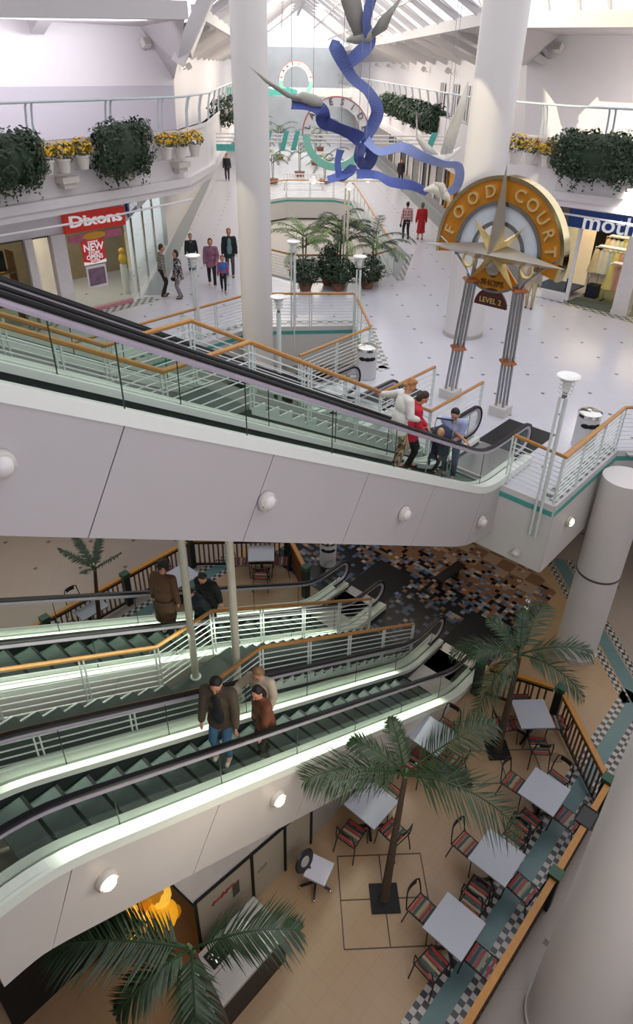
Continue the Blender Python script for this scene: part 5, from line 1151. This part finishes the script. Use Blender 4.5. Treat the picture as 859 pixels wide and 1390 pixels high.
    g.ball((0,0,0),(.112+e,.17+e,.19),16,10,M4=Matrix.Translation(T(0,0,.36))@Matrix.Rotation(D(lean),4,'Y')); g.ball((0,0,0),(.115+e,.16+e,.2),16,10,M4=Matrix.Translation(T(0,0,.13))@Matrix.Rotation(D(lean),4,'Y'))
    cap(g,T(0,0,.48),T(0,0,.545),.085,.07)
    low={'waist':.0,'hip':-.16,'knee':-.48}[hem]
    if low: 
        n=6
        for i in range(n): 
            z0=-.0+low*i/n; w=1+.12*i/n
            g.ball(hip+V3((0,0,z0+low/n*.5)),((.125+e)*w,(.165+e)*w,max(.09,abs(low)/n)),14,8)
    for s in (1,-1):
        cap(g,T(0,s*.08,.49),sh[s],.07+e*.5,.07+e*.5); 
        if sleeve=='long': cap(g,sh[s],J[s,'el'],.066+e*.6,.05+e*.6); cap(g,J[s,'el'],J[s,'el'].lerp(J[s,'wr'],.93),.05+e*.6,.038+e*.5)
        else: cap(g,sh[s],sh[s].lerp(J[s,'el'],.8),.068+e,.062+e)
    rm(out(g).build('jacket' if hem!='waist' or bulk>1.2 else 'top',tm,t,True),.015)
    if open_front: 
        g=MB(); q_=Matrix.Rotation(D(lean),4,'Y'); g.ball((0,0,0),(.045,.075,.16),12,8,M4=Matrix.Translation(T(.09+e,0,.40))@q_); g.ball((0,0,0),(.045,.1,.24),12,8,M4=Matrix.Translation(T(.10+e,0,.14))@q_); rm(out(g).build('shirt_front',M('cloth_'+open_front,open_front,.8),t,True),.015)
    # trousers or skirt
    bm_=pattb or M('cloth_'+bot,bot,.8,var=.22,vs=8); g=MB(); g.ball(hip+V3((0,0,.02)),(.13,.172,.13),14,8)
    if skirt:
        for i in range(6): g.ball(hip+V3((0,0,-.08-.09*i)),(.13+.012*i,.17+.012*i,.09),14,8)
    else:
        for s in (1,-1): cap(g,hp[s],J[s,'kn'],.098,.07); cap(g,J[s,'kn'],J[s,'an']+V3((0,0,.01)),.07,.056)
    rm(out(g).build('skirt' if skirt else 'trousers',bm_,t,True),.015)
    for s in (1,-1):
        an=J[s,'an']; g=MB(); cap(g,an+V3((-.03,0,-.045)),an+V3((.14,0,-.05)),.042,.036); rm(out(g).build('shoe',M('shoe_'+shoe,shoe,.5),t,True),.014)
    if bag:
        col,sd=bag; wr=J[sd,'wr']; g=MB(); g.ball(wr+V3((0,sd*.03,-.2)),(.13,.05,.1),12,8)
        o=out(g).build('handbag',M('bag_'+col,col,.4),None,True); tag(o,'handbag carried by the '+label[:60].split(' standing')[0],'bag'); o['label']='small dark handbag held by the '+' '.join(label.split()[:6])
        tb=MB(); tb.tube([wr+V3((-.08,sd*.03,-.15)),wr+V3((0,sd*.02,.0)),wr+V3((.08,sd*.03,-.15))],.008,5); 
        inv=ROOT[o.name]; so=out(tb).build('strap',M('bag_'+col,col),o,True)
    return t
def pattern(name,c1,c2,s,kind='check'):
    m,nt,b=newmat(name); tc=nt.nodes.new('ShaderNodeTexCoord'); sp=nt.nodes.new('ShaderNodeSeparateXYZ'); nt.links.new(tc.outputs['Object'],sp.inputs[0])
    if kind=='stripe': f=mth(nt,'PINGPONG',par(nt,mth(nt,'ADD',sp.outputs[1],sp.outputs[0]),s),1.)
    elif kind=='check': f=mth(nt,'MULTIPLY',mth(nt,'ADD',mth(nt,'PINGPONG',par(nt,sp.outputs[2],s),1.),mth(nt,'PINGPONG',par(nt,mth(nt,'ADD',sp.outputs[1],sp.outputs[0]),s),1.)),.5)
    else: f=mth(nt,'GREATER_THAN',noisef(nt,tc.outputs['Object'],1/s,2),.5)
    nt.links.new(mixc(nt,f,rgb(c1),rgb(c2)),b.inputs['Base Color']); b.inputs['Roughness'].default_value=.8; return m
AW=D(45)
# --- upper floor shoppers
person('boy in a dark sweater and blue jeans walking at the left of the family',(17.15,22.17,.006),D(235),1.56,'23282d','3b5a86','d9d6d0','8a5a2c','short',fl=(.2,.1,0),fr=(-.2,-.1,.02))
person('woman in a mauve jacket and black leggings walking with the family',(16.6,20.3,.006),D(230),1.74,'8d5f74','1a1a1c','e2dfdc','3a2318','bob',bulk=1.5,hem='hip',fl=(.22,.1,0),fr=(-.22,-.1,.03),hl=(.22,.2,.95))
person('small child in a blue and pink jacket walking before the woman in mauve',(16.4,19.42,.006),D(230),1.28,'3a66a0','15161a','1a1a1a','5a3a22','bob',child=True,bulk=1.4,patt=pattern('blue_pink_jacket','3a6ab0','a04a6a',.22,'blob'),fl=(.14,.08,0),fr=(-.14,-.08,.02))
person('man in a dark jacket and grey trousers walking at the right of the family',(18.01,20.87,.006),D(232),1.82,'1c2426','4a4a4e','1a1a1a','8a5c30','short',bulk=1.6,hem='hip',fl=(.15,.1,0),fr=(-.15,-.1,.02),open_front='6f8f98')
person('man in a grey checked shirt and dark trousers by the electrical shop',(14.43,20.45,.03),D(-25),1.8,'8a8784','1f2320','161616','3c2b20','short',patt=pattern('grey_check','9a958f','5d5a57',.05))
person('woman in a black and white blouse with a bag by the electrical shop',(14.75,19.87,.006),D(160),1.68,'55535a','7d7c80','1d1d1f','241a16','bob',bulk=1.4,hem='hip',patt=pattern('mono_blouse','2a2a30','b9b5b2',.06,'blob'),bag=('1a1718',-1),hr=(.12,-.26,.86))
person('shopper in a red checked shirt and dark trousers walking away along the avenue',(28.68,19.98,.006),D(50),1.7,'8d4a50','1c2028','151515','2a2220','short',patt=pattern('red_check','a1525a','d8c3c0',.07),fl=(.12,.1,0),fr=(-.12,-.1,.02),bag=('15161a',1))
person('woman in a long red coat walking away along the avenue',(29.16,19.45,.006),D(50),1.68,'b01f24','b01f24','1a1a1a','6a5a50','bob',bulk=1.5,hem='knee',skirt=True)
person('distant person in dark clothes walking on the left side of the avenue',(35.04,40.4,.01),D(225),1.75,'23262c','17181c','151515','1d1815','short',bulk=1.3,hem='hip')
person('distant person in a dark coat by the red shop doorway on the right',(43.1,30.9,.01),D(225),1.68,'3a2c34','22222a','151515','5a2f22','bob',bulk=1.3,hem='hip')
person('figure in beige trousers half hidden behind the right sign leg',(at(717,418,0).x,at(717,418,0).y,.006),D(200),1.72,'a99b8c','b9a98c','1c1a18','4a3626','short')
def st(x,x0,z0): k=max(0,math.ceil((x0-x)/.4-1e-6)-0); return z0+max(0,math.floor((x0-x)/.4+1))*.4*TG if x<x0 else z0
def su(x): return st(x,10.75,0)+.002
def sl(x): return st(x,10.15,L1)+.002
# --- upper escalator riders (coming down, facing +X)
person('woman in a white blouse and striped trousers holding the upper handrail',(8.5,5.75,su(8.5)),D(-30),1.62,'e6e2da','6b5040','2a2420','b07a44','curly',lean=10,head=(38,15),bulk=1.5,hem='hip',pattb=pattern('striped_trousers','7a5a3c','c9b79a',.02,'stripe'),hl=(-.08,.72,1.17),hr=(.3,-.15,1.0),fl=(.05,.09,0),fr=(-.02,-.09,0))
person('woman in a bright red jacket looking down on the upper escalator',(9.2,5.95,su(9.2)),D(-50),1.6,'c3233a','151518','151515','33241c','bob',lean=10,head=(45,-10),bulk=1.4,hem='hip',hl=(.3,.12,.95),hr=(.25,-.15,.9))
person('small blond child in a navy jacket on the upper escalator',(9.5,5.55,su(9.5)),D(-60),.86,'1d2436','15171d','2a2a2a','cfae74','bob',child=True,bulk=1.5,head=(15,0))
person('man in a pale blue shirt holding a pushchair at the foot of the upper escalator',(10.85,6.0,su(10.85)),D(205),1.76,'a9b4d6','49566e','1d1d1f','1f1815','short',lean=22,head=(40,-10),sleeve='short',hl=(.38,-.02,.95),hr=(.36,.34,1.0),fl=(.05,.1,0),fr=(-.1,-.1,0))
# pushchair
x,y,z=10.12,5.85,su(10.3); t=thing('pushchair','dark folding pushchair in front of the man in the blue shirt','pushchair',(x,y,z))
X=Matrix.Translation((x,y,z))@Matrix.Rotation(D(25),4,'Z')
def xo(mb): mb.v=[X@V3(v) for v in mb.v]; return mb
navy=M('pushchair_fabric','1f2740',.8,var=.3)
xo(MB().add([(-.2,-.18,.42),(.12,-.18,.36),(.12,.18,.36),(-.2,.18,.42),(.3,-.18,.85),(.3,.18,.85)],[(0,1,2,3),(1,4,5,2)])).build('seat',navy,t)
xo(MB().ball((0,0,0),(.22,.2,.2),12,8,M4=Matrix.Translation((.1,0,.8))@Matrix.Scale(1,4))).build('hood',navy,t,True)
for s in (-1,1):
    xo(MB().tube([(.42,s*.17,1.0),(.3,s*.18,.85),(-.25,s*.2,.08)],.012,6)).build('frame_tube',steel,t,True); xo(MB().tube([(.3,s*.2,.08),(0,s*.18,.45),(-.2,s*.18,.42)],.012,6)).build('frame_tube',steel,t,True)
    for q in (-.25,.3): xo(MB().lathe([(.05,-.02),(.075,-.015),(.075,.015),(.05,.02)],n=14,M4=Matrix.Translation((q,s*.2,.078))@Matrix.Rotation(PI/2,4,'X'))).build('wheel',rubber,t,True)
xo(MB().tube([(.42,-.17,1.0),(.42,.17,1.0)],.018,6)).build('handle',rubber,t,True)
# --- lower escalator riders (going up, facing -X towards the camera side)
person('man in a brown leather jacket and blue jeans on the lower escalator',(3.98,5.28,sl(3.98)),D(212),1.74,'4c4032','3f6688','d8d6d2','15110f','short',lean=6,head=(32,5),bulk=1.7,hem='hip',open_front='14161c',fl=(.08,.1,0),fr=(.02,-.1,0),hl=(.18,.27,.82),hr=(.16,-.26,.80))
person('woman in a cream coat reaching for the handrail behind the leather jacket',(5.0,5.52,sl(5.0)),D(200),1.64,'b9ab97','3a3630','2a2420','8a6a48','bob',lean=8,head=(35,0),bulk=1.6,hem='hip',hr=(.42,-.38,1.12),hl=(.2,.22,.9))
person('woman in a rust brown jacket nearest the glass on the lower escalator',(4.62,5.05,sl(4.62)),D(165),1.6,'6e4028','1a1816','16130f','1a1310','long',lean=8,head=(25,25),bulk=1.5,hem='hip',hl=(.2,.2,.85))
person('person in a long brown coat standing on the back lower escalator',(5.3,8.5,sl(5.3)),D(25),1.72,'5e3f2c','1c1a1a','c9c6bf','2a2320','curly',lean=8,head=(25,0),bulk=1.6,hem='knee')
person('person in black bending forward on the back lower escalator',(6.5,8.62,sl(6.5)),D(200),1.68,'141518','16171b','151515','2a1d15','short',lean=22,head=(40,0),bulk=1.6,hem='hip')
person('person in a dark navy coat beside the one in black on the back escalator',(6.05,8.35,sl(6.05)),D(190),1.55,'1d2430','16171b','151515','1c1613','short',lean=30,head=(40,0),bulk=1.5,hem='hip')
# ================================================================ LIGHT
W=bpy.data.worlds.new('daylight'); SC.world=W; W.use_nodes=True
bg=W.node_tree.nodes['Background']; bg.inputs[0].default_value=(.95,.95,1.,1); bg.inputs[1].default_value=1.4
SC.view_settings.view_transform='Standard'; SC.view_settings.look='None'; SC.view_settings.exposure=0
SC.cycles.use_denoising=True
SC.cycles.max_bounces=8; SC.cycles.transparent_max_bounces=24
# unseen roof, walls and gallery behind and beside the camera, added to block light
struct('ceiling_blocker_rear',MB().slab([[(-12,-14),(.5,-14),(.5,32),(-12,32)]],12.6,12.8),white); struct('ceiling_blocker_side',MB().slab([[(.5,-14),(34,-14),(34,-5.5),(.5,-5.5)]],12.6,12.8),white)
struct('wall_rear',MB().box2((-12.2,-14,L1),(-12,32,12.8)),cream); struct('wall_side',MB().box2((-12,-14.2,L1),(34,-14,12.8)),cream)
struct('floor_gallery_rear',MB().slab([[(-12,-14),(-.6,-14),(-.6,32),(-12,32)]],5.15,5.5),galm)
# lamps added in place of roof daylight, brightening gallery walls and avenue
lamp_area((9,19.9,8.1),(0,1,-.3),11,.5,330,'fbf8ff'); lamp_area((23.6,7.5,8.1),(1,0,-.3),.5,10,300,'fffaf0')
a=UV(50,2.2,11.5); lamp_area(a,(0,0,-1),9,9,1200,'fff6e4'); a=UV(72,2.2,11.5); lamp_area(a,(0,0,-1),9,9,1500,'fff6e4')
for u in (38,55): 
    a=UV(u,1.5,8); lamp_area(a,UV(0,1)+V3((0,0,-.05)),8,2,350,'fff4e0'); a=UV(u,3,8); lamp_area(a,UV(0,-1)+V3((0,0,-.05)),8,2,420,'fff1d8')
# greenish tubes under the handrails of the lower bank
for Y,n in ((4.66,0),(5.86,0),(7.76,0),(9.0,0)):
    x=5.6; z=L1+(10.15-x)*TG+.66; o=lamp_area((x,Y+.05*n,z),(0,0,-1),9.5,.05,15,'f4ffee',spread=D(70)); o.rotation_mode='QUATERNION'
    q=V3((0,0,-1)).to_track_quat('-Z','Y'); m=Matrix.Rotation(TH,4,'Y'); o.matrix_world=Matrix.Translation((x,Y+.04*n,z))@m
# spot lamps added to throw the sun patches
def spot(loc,tgt,power,ang,blend=.15,col='fff0cc',size=.05):
    l=bpy.data.lights.new('sun_patch_spot','SPOT'); l.energy=power; l.spot_size=D(ang); l.spot_blend=blend; l.color=rgb(col)[:3]; l.shadow_soft_size=size; o=bpy.data.objects.new('sun_patch_spot',l); COL.objects.link(o); o.location=loc
    o.rotation_mode='QUATERNION'; o.rotation_quaternion=(V3(tgt)-V3(loc)).to_track_quat('-Z','Y')
spot((15,16,12.5),(27,9.3,6.7),9000,30); spot((10,12,12),(18.6,11.0,5.6),2600,12); spot((7,17,12.5),(13.8,14.8,1.9),2500,13); spot((12,18,12),(14.5,25.5,0),2600,14)

o=lamp_area((5.2,7.35,-.3),(0,1,-1.1),8.5,.1,30,'f0ffe8'); o.rotation_mode='QUATERNION'; o.matrix_world=Matrix.Translation((5.0,7.3,-1.15))@Matrix.Rotation(TH,4,'Y')@V3((0,1,-1.1)).to_track_quat('-Z','Y').to_matrix().to_4x4()  # lamp added over the lower stairs to brighten the back escalator's side
lamp_area((12,22.5,2.55),(0,0,-1),4,2,60,'fff0d8'); lamp_area((26.5,8,2.55),(0,0,-1),3,5,110,'ffe9c0'); lamp_area((7,22.5,2.55),(0,0,-1),4,2,25,'ffd9a0')  # lamps added inside the shops to brighten their interiors
lamp_area((4.4,3.0,-.6),(0,.9,-.5),4,.5,25,'fff1dc')  # lamp added to light the lower cladding from the tables' side

lamp_area((13.6,8.2,-1.75),(0,0,-1),3,5,38,'fff0dc'); lamp_area((3.5,17,-1.75),(0,0,-1),9,4,130,'fff2e2'); lamp_area((15.5,2.6,-1.75),(0,0,-1),2,2,25,'fff0dc')  # lamps added under the slab to lift the lower floor
lamp_area((2.5,-3.8,6.2),(.25,1,-.42),7,1.5,300,'f4f2ff')  # added fill lamp for the upper cladding, out of view
lamp_area((1.2,-2.4,1.5),(1,.5,-.25),1.5,1.5,90,'fff6ee')  # added fill lamp aimed at the big near column
